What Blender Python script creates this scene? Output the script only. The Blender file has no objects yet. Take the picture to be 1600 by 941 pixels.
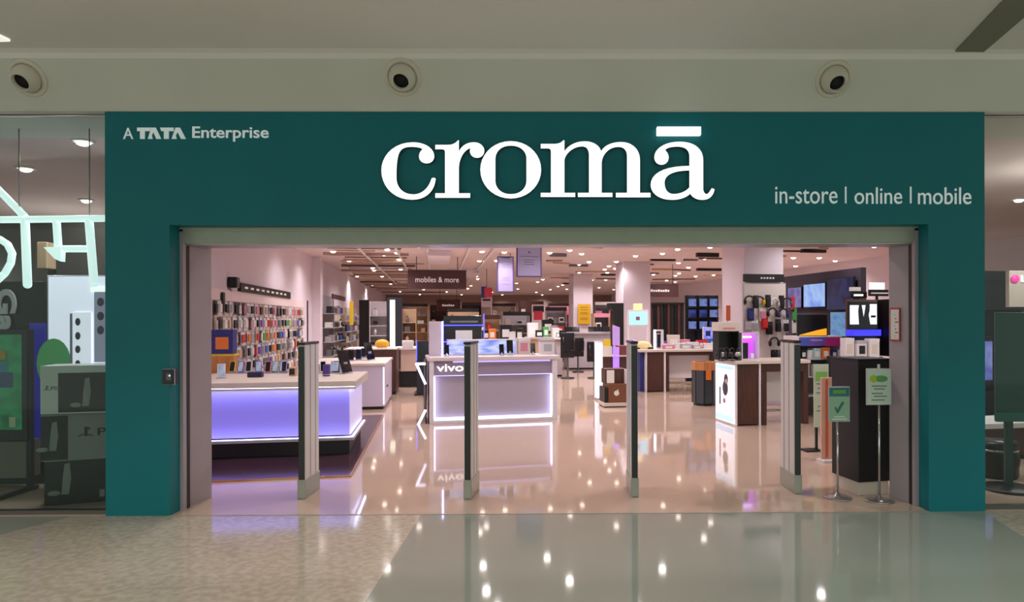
import bpy, bmesh, math, random
from mathutils import Matrix, Vector
random.seed(7)
SC = bpy.context.scene
COL = SC.collection
# ------------------------------------------------------------------ camera, world, exposure
F_PX, CAM_H, CAM_D = 1067.0, 1.76, 6.2
PPX, PPY = 871.0, 500.0                      # principal point of the 1600x941 frame
TH, RO = math.radians(0.6), math.radians(0.15)
FW = Vector((math.sin(TH), math.cos(TH), 0))
R0 = Vector((math.cos(TH), -math.sin(TH), 0)); U0 = Vector((0, 0, 1))
RT = R0*math.cos(RO) - U0*math.sin(RO); UP = U0*math.cos(RO) + R0*math.sin(RO)
CP = Vector((0, -CAM_D, CAM_H))
cd = bpy.data.cameras.new('camera'); cam = bpy.data.objects.new('camera', cd); COL.objects.link(cam)
cd.sensor_fit = 'HORIZONTAL'; cd.sensor_width = 36.0; cd.lens = 36.0*F_PX/1600.0
cd.shift_x = -(PPX-800.0)/1600.0; cd.shift_y = (PPY-470.5)/1600.0
cd.clip_start = 0.05; cd.clip_end = 200
m = Matrix.Identity(4)
for i in range(3):
    m[i][0] = RT[i]; m[i][1] = UP[i]; m[i][2] = -FW[i]; m[i][3] = CP[i]
cam.matrix_world = m
SC.camera = cam
vs = SC.view_settings
SC.display_settings.display_device = 'sRGB'
vs.view_transform = 'Standard'; vs.look = 'None'; vs.gamma = 1.0; vs.exposure = 0.0; vs.use_curve_mapping = False
W = bpy.data.worlds.new('World'); SC.world = W; W.use_nodes = True
bg = W.node_tree.nodes['Background']
bg.inputs['Color'].default_value = (0.85, 0.90, 0.85, 1); bg.inputs['Strength'].default_value = 1.0
LAMP_W, MALL_W = 60.0, 330.0
PH = math.radians(9.55)                      # the shop's grid is turned against its front
UV_ = Vector((math.cos(PH), math.sin(PH), 0)); VV = Vector((-math.sin(PH), math.cos(PH), 0))

def ray(px, py): return FW + RT*((px-PPX)/F_PX) - UP*((py-PPY)/F_PX)
def at_y(px, py, y):
    d = ray(px, py); return CP + d*((y-CP.y)/d.y)
def at_z(px, py, z=0.0):
    d = ray(px, py); return CP + d*((z-CP.z)/d.z)
def at_d(px, py, dist): return CP + ray(px, py)*dist
def at_pl(px, py, p0, n):
    d = ray(px, py); return CP + d*((p0-CP).dot(n)/d.dot(n))
def proj(p):
    q = p-CP; k = q.dot(FW); return PPX+F_PX*q.dot(RT)/k, PPY-F_PX*q.dot(UP)/k
def m_(px, dist): return px*dist/F_PX       # metres that px pixels span at a distance

def spot(name, loc, power, angle, blend=0.5, color=(1, 1, 1), size=0.08, parent=None):
    l = bpy.data.lights.new(name, 'SPOT'); l.energy = power; l.spot_size = math.radians(angle); l.spot_blend = blend
    l.color = color; l.shadow_soft_size = size
    o = bpy.data.objects.new(name, l); COL.objects.link(o); o.location = loc
    if parent: o.parent = parent
    return o
# mall spots added out of view; the front row brightens the portal legs
for i, x in enumerate((-6.2, -2.3, 1.6, 5.5)):
    spot('mall_fill_spot', (x, -2.9, 4.06), MALL_W, 110, 0.8, ((1, .96, .88), (1, .97, .90), (.90, 1, .93), (.84, 1, .94))[i], .12)
for i, x in enumerate((-6, 0, 6)):
    spot('mall_fill_spot', (x, -7.5, 4.06), MALL_W*.5, 150, 0.6, ((1, .96, .88), (1, .98, .92), (.85, 1, .92))[i], .12)

# ------------------------------------------------------------------ materials
def lin(c):
    return tuple(((x/255)/12.92 if x/255 <= .04045 else (((x/255)+.055)/1.055)**2.4) for x in c)
MATS = {}
def mat(name, rgb, rough=.5, metal=0., emit=None, es=1.0, spec=.5, vary=0.0, vscale=6.0, bump=0.0, rgb2=None, coat=0.0):
    if name in MATS: return MATS[name]
    M = bpy.data.materials.new(name); M.use_nodes = True; nt = M.node_tree; b = nt.nodes['Principled BSDF']
    c = lin(rgb)
    b.inputs['Base Color'].default_value = (*c, 1); b.inputs['Roughness'].default_value = rough
    b.inputs['Metallic'].default_value = metal; b.inputs['Specular IOR Level'].default_value = spec
    b.inputs['Coat Weight'].default_value = coat
    if emit:
        b.inputs['Emission Color'].default_value = (*lin(emit), 1); b.inputs['Emission Strength'].default_value = es
    if vary or rgb2:
        tc = nt.nodes.new('ShaderNodeTexCoord'); nz = nt.nodes.new('ShaderNodeTexNoise'); rp = nt.nodes.new('ShaderNodeValToRGB')
        nz.inputs['Scale'].default_value = vscale; nz.inputs['Detail'].default_value = 5
        nt.links.new(tc.outputs['Object'], nz.inputs['Vector']); nt.links.new(nz.outputs['Fac'], rp.inputs['Fac'])
        c2 = lin(rgb2) if rgb2 else tuple(x*(1-vary) for x in c)
        rp.color_ramp.elements[0].position = .38; rp.color_ramp.elements[1].position = .62
        rp.color_ramp.elements[0].color = (*c2, 1); rp.color_ramp.elements[1].color = (*c, 1)
        nt.links.new(rp.outputs['Color'], b.inputs['Base Color'])
        if bump:
            bp = nt.nodes.new('ShaderNodeBump'); bp.inputs['Strength'].default_value = bump
            nt.links.new(nz.outputs['Fac'], bp.inputs['Height']); nt.links.new(bp.outputs['Normal'], b.inputs['Normal'])
    MATS[name] = M; return M
def glass_mat(name, tint=(235, 245, 240), ior=1.45):
    if name in MATS: return MATS[name]
    M = bpy.data.materials.new(name); M.use_nodes = True; nt = M.node_tree; n = nt.nodes
    n.remove(n['Principled BSDF']); out = n['Material Output']
    t = n.new('ShaderNodeBsdfTransparent'); g = n.new('ShaderNodeBsdfGlossy'); mx = n.new('ShaderNodeMixShader'); fr = n.new('ShaderNodeFresnel')
    t.inputs['Color'].default_value = (*lin(tint), 1); g.inputs['Roughness'].default_value = .02; fr.inputs['IOR'].default_value = ior
    nt.links.new(fr.outputs['Fac'], mx.inputs['Fac']); nt.links.new(t.outputs['BSDF'], mx.inputs[1]); nt.links.new(g.outputs['BSDF'], mx.inputs[2])
    nt.links.new(mx.outputs['Shader'], out.inputs['Surface']); MATS[name] = M; return M
def grain(name, a, b_, rough=.45, scale=(9, 9, .8)):
    if name in MATS: return MATS[name]
    M = mat(name, a, rough); nt = M.node_tree; b = nt.nodes['Principled BSDF']
    tc = nt.nodes.new('ShaderNodeTexCoord'); mp = nt.nodes.new('ShaderNodeMapping'); nz = nt.nodes.new('ShaderNodeTexNoise'); rp = nt.nodes.new('ShaderNodeValToRGB')
    mp.inputs['Scale'].default_value = scale; nz.inputs['Scale'].default_value = 4; nz.inputs['Detail'].default_value = 6
    rp.color_ramp.elements[0].position = .35; rp.color_ramp.elements[1].position = .65
    rp.color_ramp.elements[0].color = (*lin(a), 1); rp.color_ramp.elements[1].color = (*lin(b_), 1)
    nt.links.new(tc.outputs['Object'], mp.inputs['Vector']); nt.links.new(mp.outputs['Vector'], nz.inputs['Vector'])
    nt.links.new(nz.outputs['Fac'], rp.inputs['Fac']); nt.links.new(rp.outputs['Color'], b.inputs['Base Color']); return M

TEAL = mat('teal_laminate', (6, 112, 119), .5, spec=.3, vary=.04, vscale=1.5)
BULK = mat('mall_plaster', (204, 206, 194), .75, vary=.03, vscale=1.2)
MCEIL = mat('mall_ceiling_paint', (226, 224, 216), .8, vary=.02, vscale=.7)
PLASTER = mat('shop_plaster', (216, 204, 214), .7, vary=.03, vscale=1.0)
SCEIL = mat('shop_ceiling_paint', (214, 194, 193), .8, vary=.05, vscale=.8)
WHITE = mat('white_laminate', (226, 220, 222), .35)
OFFW = mat('cream_laminate', (214, 200, 188), .4)
GREYW = mat('grey_laminate', (178, 170, 176), .4)
BLACK = mat('black_plastic', (18, 17, 20), .35)
SCREEN = mat('dark_screen_glass', (14, 15, 22), .12)
CHAR = mat('charcoal_metal', (52, 50, 52), .4, .6)
STEEL = mat('brushed_steel', (172, 168, 168), .32, .85, vary=.06, vscale=30)
SHUT = mat('shutter_steel', (164, 174, 156), .45, .2, vary=.05, vscale=8)
PANEL = mat('panel_aluminium', (176, 165, 170), .45, .15, vary=.04, vscale=4)
CHROME = mat('chrome', (205, 208, 205), .12, 1.0)
BROWN = grain('dark_walnut_veneer', (84, 48, 38), (64, 36, 30))
MAROON = mat('maroon_sign_board', (70, 38, 40), .5)
WOOD = grain('honey_wood', (206, 140, 84), (182, 116, 66))
GLASS = glass_mat('shopfront_glass', (232, 240, 236), 1.27)
ACRY = glass_mat('clear_acrylic', (205, 222, 212), 1.5)
LETW = mat('lit_white_letter', (250, 252, 252), .4, emit=(250, 252, 252), es=1.0)
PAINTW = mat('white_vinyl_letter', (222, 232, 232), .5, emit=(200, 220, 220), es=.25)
LEDW = mat('cool_white_led', (235, 238, 255), .4, emit=(222, 224, 255), es=2.2)
LEDB = mat('blue_led', (90, 90, 255), .4, emit=(70, 80, 255), es=2.0)
LAMPM = mat('lamp_lens', (255, 246, 230), .4, emit=(255, 240, 224), es=8.0)
RED = mat('red_plastic', (206, 40, 44), .4)
YEL = mat('yellow_card', (226, 190, 40), .5)
ORG = mat('orange_card', (226, 122, 44), .5)
GRN = mat('green_card', (70, 160, 84), .5)
NAVY = mat('navy_card', (40, 44, 118), .5)
BLUE = mat('blue_card', (60, 100, 190), .5)
PURP = mat('violet_card', (112, 84, 176), .5)
PINK = mat('pink_card', (206, 130, 150), .5)
SILV = mat('silver_plastic', (186, 184, 190), .3, .5)
PAPER = mat('white_paper', (228, 228, 222), .7)
GREYD = mat('grey_plastic', (104, 102, 106), .45)
TAN = mat('tan_card', (196, 164, 134), .6)
# ------------------------------------------------------------------ mesh helpers
class MB:
    def __init__(s): s.bm = bmesh.new()
    def _new(s, vs_, M): 
        if M is not None: bmesh.ops.transform(s.bm, matrix=M, verts=vs_)
    def box(s, x0, x1, y0, y1, z0, z1, bev=0.0, M=None, seg=2):
        x0, x1 = sorted((x0, x1)); y0, y1 = sorted((y0, y1)); z0, z1 = sorted((z0, z1))
        T = Matrix.Translation(((x0+x1)/2, (y0+y1)/2, (z0+z1)/2)) @ Matrix.Diagonal((x1-x0, y1-y0, z1-z0, 1))
        r = bmesh.ops.create_cube(s.bm, size=1.0, matrix=T); v = r['verts']
        if bev:
            e = list({ed for q in v for ed in q.link_edges})
            bev = min(bev, .45*min(x1-x0, y1-y0, z1-z0))
            rr = bmesh.ops.bevel(s.bm, geom=e, offset=bev, segments=seg, affect='EDGES', profile=.5)
            v = list({q for f in rr['faces'] for q in f.verts} | {q for q in v if q.is_valid})
            fs = {f for q in v for f in q.link_faces}; v = list({q for f in fs for q in f.verts})
        s._new(v, M); return s
    def cyl(s, p0, p1, r0, r1=None, n=16, cap=True):
        r1 = r0 if r1 is None else r1
        p0, p1 = Vector(p0), Vector(p1); d = p1-p0
        T = Matrix.Translation((p0+p1)/2) @ d.to_track_quat('Z', 'Y').to_matrix().to_4x4()
        r = bmesh.ops.create_cone(s.bm, cap_ends=cap, segments=n, radius1=r0, radius2=r1, depth=d.length, matrix=T)
        for f in {f for v in r['verts'] for f in v.link_faces}:
            if len(f.verts) == 4: f.smooth = True
        return s
    def sph(s, c, r, sx=1, sy=1, sz=1, n=16):
        T = Matrix.Translation(c) @ Matrix.Diagonal((r*sx, r*sy, r*sz, 1))
        q = bmesh.ops.create_uvsphere(s.bm, u_segments=n, v_segments=max(6, n//2), radius=1, matrix=T)
        for f in {f for v in q['verts'] for f in v.link_faces}: f.smooth = True
        return s
    def tube(s, pts, r, n=10):
        pts = [Vector(p) for p in pts]
        for a, b in zip(pts, pts[1:]): s.cyl(a, b, r, n=n)
        for p in pts[1:-1]: s.sph(p, r, n=n)
        return s
    def lathe(s, prof, n=24, M=None, cap=True):
        rings = []; new = []
        for (r, z) in prof:
            ring = [s.bm.verts.new((r*math.cos(2*math.pi*k/n), r*math.sin(2*math.pi*k/n), z)) for k in range(n)]
            rings.append(ring); new += ring
        for a, b in zip(rings, rings[1:]):
            for k in range(n):
                f = s.bm.faces.new((a[k], a[(k+1) % n], b[(k+1) % n], b[k])); f.smooth = True
        if cap and prof[0][0] > 1e-5: s.bm.faces.new(list(reversed(rings[0])))
        if cap and prof[-1][0] > 1e-5: s.bm.faces.new(rings[-1])
        s._new(new, M); return s
    def prism(s, poly, y0, y1, M=None):
        """poly of (x,z) extruded along y"""
        a = [s.bm.verts.new((x, y0, z)) for x, z in poly]; b = [s.bm.verts.new((x, y1, z)) for x, z in poly]
        s.bm.faces.new(a); s.bm.faces.new(list(reversed(b)))
        n = len(poly)
        for k in range(n): s.bm.faces.new((a[(k+1) % n], a[k], b[k], b[(k+1) % n]))
        s._new(a+b, M); return s
    def slab(s, poly, z0, z1):
        a = [s.bm.verts.new((x, y, z0)) for x, y in poly]; b = [s.bm.verts.new((x, y, z1)) for x, y in poly]
        s.bm.faces.new(list(reversed(a))); s.bm.faces.new(b); n = len(poly)
        for k in range(n): s.bm.faces.new((a[k], a[(k+1) % n], b[(k+1) % n], b[k]))
        return s
    def build(s, name, material, parent=None, loc=None, rz=None):
        bmesh.ops.recalc_face_normals(s.bm, faces=s.bm.faces[:])
        me = bpy.data.meshes.new(name); s.bm.to_mesh(me); s.bm.free()
        return link(name, me, material, parent, loc, rz)
def link(name, me, material, parent=None, loc=None, rz=None):
    me.materials.clear(); me.materials.append(material)
    o = bpy.data.objects.new(name, me); COL.objects.link(o)
    if parent: o.parent = parent
    if loc is not None: o.location = loc
    if rz is not None: o.rotation_euler = (0, 0, rz)
    return o
def thing(name, label, cat, loc=(0, 0, 0), rz=0.0, group=None):
    o = bpy.data.objects.new(name, None); o.empty_display_size = .1; COL.objects.link(o)
    o.location = loc; o.rotation_euler = (0, 0, rz); return tag(o, label, cat, group)
def tag(o, label, cat, group=None):
    o['label'] = label; o['category'] = cat; o['kind'] = 'thing'
    if group: o['group'] = group
    return o
def struct(o): o['kind'] = 'structure'; return o
def B(name, material, parent, x0, x1, y0, y1, z0, z1, bev=.004): return MB().box(x0, x1, y0, y1, z0, z1, bev).build(name, material, parent)
def dup(o, loc, rz=None, label=None, group=None, material=None):
    """copy of a thing, its parts and their sub-parts"""
    r = o.copy(); COL.objects.link(r); r.location = loc
    if rz is not None: r.rotation_euler = (0, 0, rz)
    if label: r['label'] = label
    if group: r['group'] = group
    for ch in o.children:
        c = ch.copy(); COL.objects.link(c); c.parent = r; c.matrix_parent_inverse = ch.matrix_parent_inverse.copy()
        for g in ch.children:
            d = g.copy(); COL.objects.link(d); d.parent = c
    return r
def override(o, material):
    """a copy's own colour on shared mesh data"""
    if o.type == 'MESH':
        o.material_slots[0].link = 'OBJECT'; o.material_slots[0].material = material
ORD = ['zeroth', 'first', 'second', 'third', 'fourth', 'fifth', 'sixth', 'seventh', 'eighth', 'ninth', 'tenth', 'eleventh', 'twelfth', 'thirteenth',
       'fourteenth', 'fifteenth', 'sixteenth', 'seventeenth', 'eighteenth', 'nineteenth', 'twentieth', 'twenty-first', 'twenty-second', 'twenty-third',
       'twenty-fourth', 'twenty-fifth', 'twenty-sixth', 'twenty-seventh', 'twenty-eighth']
FLIP = Matrix(((1, 0, 0, 0), (0, 0, -1, 0), (0, 1, 0, 0), (0, 0, 0, 1)))
def curve_mesh(cu):
    t = bpy.data.objects.new('tmp', cu); COL.objects.link(t)
    dg = bpy.context.evaluated_depsgraph_get()
    me = bpy.data.meshes.new_from_object(t.evaluated_get(dg)); bpy.data.objects.remove(t); bpy.data.curves.remove(cu)
    me.transform(FLIP); return me
def text_mesh(s, w, h, depth=.01, bold=0.0, center=False):
    """lettering in the local XZ plane that faces -Y, lower left corner at the origin, stretched to w x h"""
    cu = bpy.data.curves.new('tmp', 'FONT'); cu.body = s; cu.size = 1.0; cu.offset = bold; cu.resolution_u = 5
    cu.extrude = .5
    me = curve_mesh(cu)
    xs = [v.co.x for v in me.vertices]; zs = [v.co.z for v in me.vertices]
    x0, x1, z0, z1 = min(xs), max(xs), min(zs), max(zs)
    for v in me.vertices:
        v.co.x = (v.co.x-x0)/(x1-x0)*w - (w/2 if center else 0); v.co.z = (v.co.z-z0)/(z1-z0)*h; v.co.y *= depth
    return me
def bez(path, n=10):
    """'M x,y L x,y C a b c' contour -> points"""
    tk = path.replace('M', ' M ').replace('L', ' L ').replace('C', ' C ').split(); pts = []; i = 0; cmd = None
    P = lambda t: Vector([float(q) for q in t.split(',')])
    while i < len(tk):
        if tk[i] in 'MLC': cmd = tk[i]; i += 1; continue
        if cmd in 'ML': pts.append(P(tk[i])); i += 1
        else:
            a, b, c, d = pts[-1], P(tk[i]), P(tk[i+1]), P(tk[i+2]); i += 3
            for k in range(1, n+1):
                t = k/n; pts.append(a*(1-t)**3 + b*3*t*(1-t)**2 + c*3*t*t*(1-t) + d*t**3)
    if (pts[0]-pts[-1]).length < 1e-6: pts.pop()
    return pts
def shape_mesh(contours, depth):
    cu = bpy.data.curves.new('tmp', 'CURVE'); cu.dimensions = '2D'; cu.fill_mode = 'BOTH'; cu.extrude = depth/2
    for c in contours:
        s = cu.splines.new('POLY'); s.points.add(len(c)-1); s.use_cyclic_u = True
        for q, p in zip(s.points, c): q.co = (p[0], p[1], 0, 1)
    return curve_mesh(cu)
# ------------------------------------------------------------------ the setting
YB = 46.0
Z_CEIL, Z_MALL = 3.72, 4.10
X0 = at_y(164.5, 500, 0).x; X1 = at_y(265, 560, 0).x; X2 = at_y(1451, 560, 0).x; X3 = at_y(1539, 500, 0).x
ZT = at_y(860, 175, 0).z; ZO = at_y(860, 351, 0).z
# floor of the mall: two mottled marble fields with a pale polished band between them
def floor_mat(name, a, b, rough, vscale, stretch=None, coat=0.0):
    M = mat(name, a, rough, rgb2=b, vscale=vscale, spec=.5, coat=coat)
    return M
fp = lambda px, py: at_z(px, py, 0).to_2d()
bA, bB = fp(657, 806), fp(570, 941)
dirB = (bB-bA).normalized(); bC = bA + dirB*30
bA = Vector((bA.x, -0.0)) if abs(bA.y) < .4 else bA
wA, wB = fp(100, 812), fp(0, 838); dW = (wB-wA).normalized(); wC = wA + dW*8
rA, rB = fp(1545, 803), fp(1600, 838); dR = (rB-rA).normalized(); rC = rA + dR*12
MARB = mat('mottled_marble', (178, 168, 151), .10, rgb2=(162, 149, 134), vscale=17, spec=.5)
PALE = mat('pale_polished_tile', (140, 143, 133), .055, vary=.05, vscale=.6, spec=.6)
SFLO = mat('shop_polished_tile', (192, 166, 148), .05, vary=.06, vscale=.5, spec=.6)
struct(MB().slab([(wA.x, 0), (bA.x, 0), (bC.x, bC.y), (-14, bC.y), (wC.x, wC.y)], -.1, 0).build('floor_marble', MARB))
struct(MB().slab([(bA.x, 0), (rA.x, 0), (rC.x, rC.y), (16, bC.y), (bC.x, bC.y)], -.1, 0).build('floor_mall_tile', PALE))
struct(MB().slab([(-16, 0), (wA.x, 0), (wC.x, wC.y), (-16, wC.y)], -.1, 0).build('floor_pale_border', PALE))
struct(MB().slab([(rA.x, 0), (16, 0), (16, rC.y), (rC.x, rC.y)], -.1, 0).build('floor_marble_right', MARB))
struct(MB().box(-22, 26, 0, YB+2, -.1, 0).build('floor_shop', SFLO))
struct(MB().box(X1, X2, -.012, .012, 0, .003).build('trim_threshold', mat('threshold_joint', (150, 138, 126), .4)))
# bulkhead and ceiling of the mall: one cove profile swept along the front
prof = [(.9, ZT), (-.02, ZT), (-.02, ZT+.02), (-.235, Z_MALL-.06), (-.26, Z_MALL-.02), (-.31, Z_MALL), (-11, Z_MALL), (-11, Z_MALL+.15), (.9, Z_MALL+.15)]
bm = MB()
a = [bm.bm.verts.new((-16, y, z)) for y, z in prof[:4]+[(.9, Z_MALL-.06)]]; b = [bm.bm.verts.new((16, y, z)) for y, z in prof[:4]+[(.9, Z_MALL-.06)]]
bm.bm.faces.new(a); bm.bm.faces.new(list(reversed(b)))
for k in range(5): bm.bm.faces.new((a[k], b[k], b[(k+1) % 5], a[(k+1) % 5]))
struct(bm.build('wall_bulkhead', BULK))
bm = MB(); pr = [(.9, Z_MALL-.06), (-.235, Z_MALL-.06), (-.26, Z_MALL-.02), (-.31, Z_MALL), (-11, Z_MALL), (-11, Z_MALL+.15), (.9, Z_MALL+.15)]
a = [bm.bm.verts.new((-16, y, z)) for y, z in pr]; b = [bm.bm.verts.new((16, y, z)) for y, z in pr]; n = len(pr)
bm.bm.faces.new(a); bm.bm.faces.new(list(reversed(b)))
for k in range(n): bm.bm.faces.new((a[k], b[k], b[(k+1) % n], a[(k+1) % n]))
struct(bm.build('ceiling_mall', MCEIL))
# dark slot in the mall ceiling at the right and a bright cove panel at the left
s0, s1, s2, s3 = (at_z(px, py, Z_MALL-.004) for px, py in ((1490, 82), (1535, 82), (1640, -8), (1575, -8)))
struct(MB().slab([(s0.x, s0.y), (s1.x, s1.y), (s2.x, s2.y), (s3.x, s3.y)], Z_MALL-.012, Z_MALL+.002).build('trim_ceiling_slot', mat('dark_slot', (124, 124, 108), .8)))
c0, c1, c2 = (at_z(px, py, Z_MALL-.004) for px, py in ((16, 62), (-30, 40), (-30, 64)))
o = MB().slab([(c0.x, c0.y), (c1.x, c1.y), (c2.x, c2.y)], Z_MALL-.02, Z_MALL+.002).build('ceiling_light_panel', mat('mall_light_panel', (240, 240, 235), .5, emit=(240, 240, 232), es=.8))
tag(o, 'bright white light panel at the left end of the mall ceiling', 'ceiling light')
# the teal portal around the entrance
PD = .17
bm = MB()
bm.prism([(X0, 0), (X1, 0), (X1, ZO), (X2, ZO), (X2, 0), (X3, 0), (X3, ZT), (X0, ZT)], 0, PD)
struct(bm.build('wall_front', TEAL))
# steel lining inside the portal, lintel box of the shutter and its side rails
xl0, xl1 = X1, at_y(286, 560, PD).x
xr0, xr1 = at_y(1430, 560, PD).x, X2
zl = at_y(860, 361, PD).z; zb = at_y(860, 382, PD+.02).z
struct(MB().box(X1, X2, PD, PD+.06, zl, ZO+.05).build('trim_lintel', SHUT))
sb = thing('roller_shutter', 'rolled-up pale steel shutter housing across the top of the shop entrance', 'shutter', (0, PD+.02, zb))
B('housing', SHUT, sb, xl1-.06, xr0+.06, 0, .42, .012, zl-zb+.03, .006)
B('bottom_rail', STEEL, sb, xl1-.04, xr0+.04, .02, .3, 0, .02, .004)
ZJ = zl+.02
for nm, xa, xb in (('trim_left_jamb', X1, xl1), ('trim_right_jamb', xr0, X2)):
    struct(MB().box(xa, xb, PD, PD+.07, 0, ZJ).build(nm, PANEL))
DSL = mat('dark_slot_rail', (44, 38, 38), .6)
struct(MB().box(xl1-.022, xl1+.004, PD+.06, PD+.11, 0, ZJ-.02).build('trim_left_slot', DSL))
struct(MB().box(xr0-.004, xr0+.022, PD+.06, PD+.11, 0, ZJ-.02).build('trim_right_slot', DSL))
# side panels from the rails into the shop
for nm, pxa, pya, pxb, pyb, s in (('wall_left_reveal', 288, 795, 331, 778, -1), ('wall_right_reveal', 1432, 793, 1390, 777, 1)):
    pa = at_y(pxa, pya, PD+.1); pb = at_z(pxb, pyb, 0)
    dn = .06*s
    struct(MB().slab([(pa.x, pa.y), (pb.x, pb.y), (pb.x+dn, pb.y), (pa.x+dn+.02*s, pa.y)], 0, 3.0).build(nm, PANEL))
    if s < 0: LRB = pb
    else: RRB = pb
# shop shell: left wall, right wall, back wall, ceiling, all on the shop's own grid
P_L = Vector((-5.88, 6.3, 0)); P_R = Vector((6.03, 7.75, 0))
def on_left(px, py): return at_pl(px, py, P_L, UV_)
def on_right(px, py): return at_pl(px, py, P_R, UV_)
def wall_seg(name, a, b, th, z0, z1, material):
    a, b = Vector(a), Vector(b); d = (b-a); L = d.length; ang = math.atan2(d.y, d.x)
    return struct(MB().box(0, L, -th if th > 0 else 0, 0 if th > 0 else -th, z0, z1).build(name, material, None, (a.x, a.y, 0), ang))
def lw(t): p = P_L+VV*t; return (p.x, p.y)
def rw(t): p = P_R+VV*t; return (p.x, p.y)
wall_seg('wall_left', lw(-4.3), lw(42), -.08, 0, Z_CEIL, PLASTER)
wall_seg('wall_left_return', (LRB.x-.13, LRB.y+.02), lw(-4.4), .05, 0, Z_CEIL, PLASTER)
WR = UV_*5.5
q0_, q1_ = P_R+WR-VV*7.6, P_R+WR+VV*42
wall_seg('wall_right', (q0_.x, q0_.y), (q1_.x, q1_.y), .2, 0, Z_CEIL, PLASTER)
def s_r(px): return (on_right(px, 500)-P_R).dot(VV)
wall_seg('wall_right_partition', rw(s_r(1345)), rw(s_r(1222)), .12, 0, 2.78, mat('dusk_partition', (58, 50, 62), .6))
e0 = P_L+VV*41; e1 = P_R+WR+VV*40
wall_seg('wall_back', (e0.x-.3, e0.y), (e1.x+.3, e1.y), .2, 0, Z_CEIL, mat('back_wall_paint', (150, 124, 116), .7))
struct(MB().box(-22, 26, .3, YB+2, Z_CEIL, Z_CEIL+.15).build('ceiling_shop', SCEIL))
# shop windows beside the portal
WY = .09
for nm, xa, xb in (('window_1', X0-7, X0), ('window_2', X3, X3+7)):
    w = struct(MB().box(xa, xb, WY-.03, WY+.04, 0, .035).box(xa, xb, WY-.01, WY+.01, ZT-.008, ZT).build(nm, mat('window_channel', (96, 92, 88), .4, .5)))
    for k in range(3):
        w0 = xa+7/3*k if nm == 'window_2' else xb-7/3*(k+1)
        B('pane', GLASS, w, w0+.003, w0+7/3-.003, WY-.005, WY+.005, .03, ZT-.02, 0)
# partition that closes the window display off from the shop on the left
wall_seg('wall_window_display', (-12, 3.4), lw(-4.4), .1, 0, 3.0, mat('dark_partition', (84, 76, 74), .6))
wall_seg('wall_far_left', (-12, .3), (-12, 9.9), -.15, 0, Z_CEIL, PLASTER)
wall_seg('wall_left_shop_back', (-12, 9.8), lw(1.2), .15, 0, Z_CEIL, PLASTER)
# slim ceiling trims: dropped baffles on the left half, service lines on the right
BAFF = mat('baffle_paint', (104, 80, 76), .7); BAF2 = mat('baffle_paint_pale', (168, 140, 132), .7)
rb = random.Random(3)
for i in range(34):
    d = 17.6 + i*.62*(1+i*.012); pxa = 498+i*2.2+rb.uniform(0, 30); wd = m_(rb.uniform(60, 150)-i*1.5, d)
    a0 = at_d(pxa, 500, d)
    struct(MB().box(0, wd, 0, .035, -.035 if i % 3 else -.08, 0, 0).build('trim_ceiling_rail', (BAF2, BAFF, TAN, BAF2)[i % 4], None, (a0.x, a0.y, Z_CEIL), PH+(0, 0, .05, 0, -.04)[i % 5]))
for i in range(26):
    d = 17.8 + i*.75; pxa = rb.uniform(850, 1330); a0 = at_d(pxa, 500, d)
    struct(MB().box(0, m_(rb.uniform(20, 70), d), 0, .06, -.05, 0, 0).build('trim_ceiling_rail', (BAF2, TAN, BAFF)[i % 3], None, (a0.x, a0.y, Z_CEIL), PH+rb.choice((0, 0, 0, .35, -.3))))
for pxa in (560, 618, 668, 735, 775): 
    a0 = at_d(pxa, 500, 18.0); struct(MB().box(-.03, .03, 0, 18, -.07, -.02, 0).build('trim_lighting_track', WHITE, None, (a0.x, a0.y, Z_CEIL), PH))
for (px, d, wpx, dr) in ((860, 20, 26, .10), (1018, 22, 40, .06), (1070, 22, 22, .06), (1020, 26, 34, .08), (1090, 20, 36, .12), (1090, 26, 40, .1), (940, 29, 26, .08), (932, 32, 34, .06), (880, 36, 14, .08), (1240, 15.5, 18, .12), (890, 24, 30, .08), (1255, 19, 40, .1)):
    a0 = at_d(px, 500, d)
    struct(MB().box(0, m_(wpx, d), 0, .14, -dr, 0).build('trim_service_line', (TAN, CHAR, GREYD)[int(px) % 3], None, (a0.x, a0.y, Z_CEIL), PH))
# white ceiling panels that drop below the rest
for (px, d, wpx, dep) in ((668, 19.0, 36, 3.0), (700, 26, 50, 3)):
    a0 = at_d(px, 500, d); struct(MB().box(0, m_(wpx, d), 0, dep, -.16, 0, .01).build('ceiling_panel', PLASTER, None, (a0.x, a0.y, Z_CEIL), PH))
# columns inside the shop
def column(px0, px1, d, dep):
    a = at_d(px0, 500, d); w = m_(px1-px0, d)
    return a, struct(MB().box(0, w, 0, dep, 0, Z_CEIL, .01).build('column', PLASTER, None, (a.x, a.y, 0), PH))
COLA, _ = column(1163, 1229, 14.0, 1.1)
column(974, 1018, 23.0, 1.0)
column(896, 927, 29.0, 1.0)
sq = on_left(480, 500); struct(MB().box(-.05, .0, -.05, .02, .6, 2.35).build('trim_black_strip', CHAR, None, (sq.x+.03, sq.y, 0), PH))
wall_pil = on_left(489, 500)
struct(MB().box(0, .26, -.12, .30, 0, Z_CEIL, .01).build('column', PLASTER, None, (wall_pil.x-.02, wall_pil.y, 0), PH))

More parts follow.
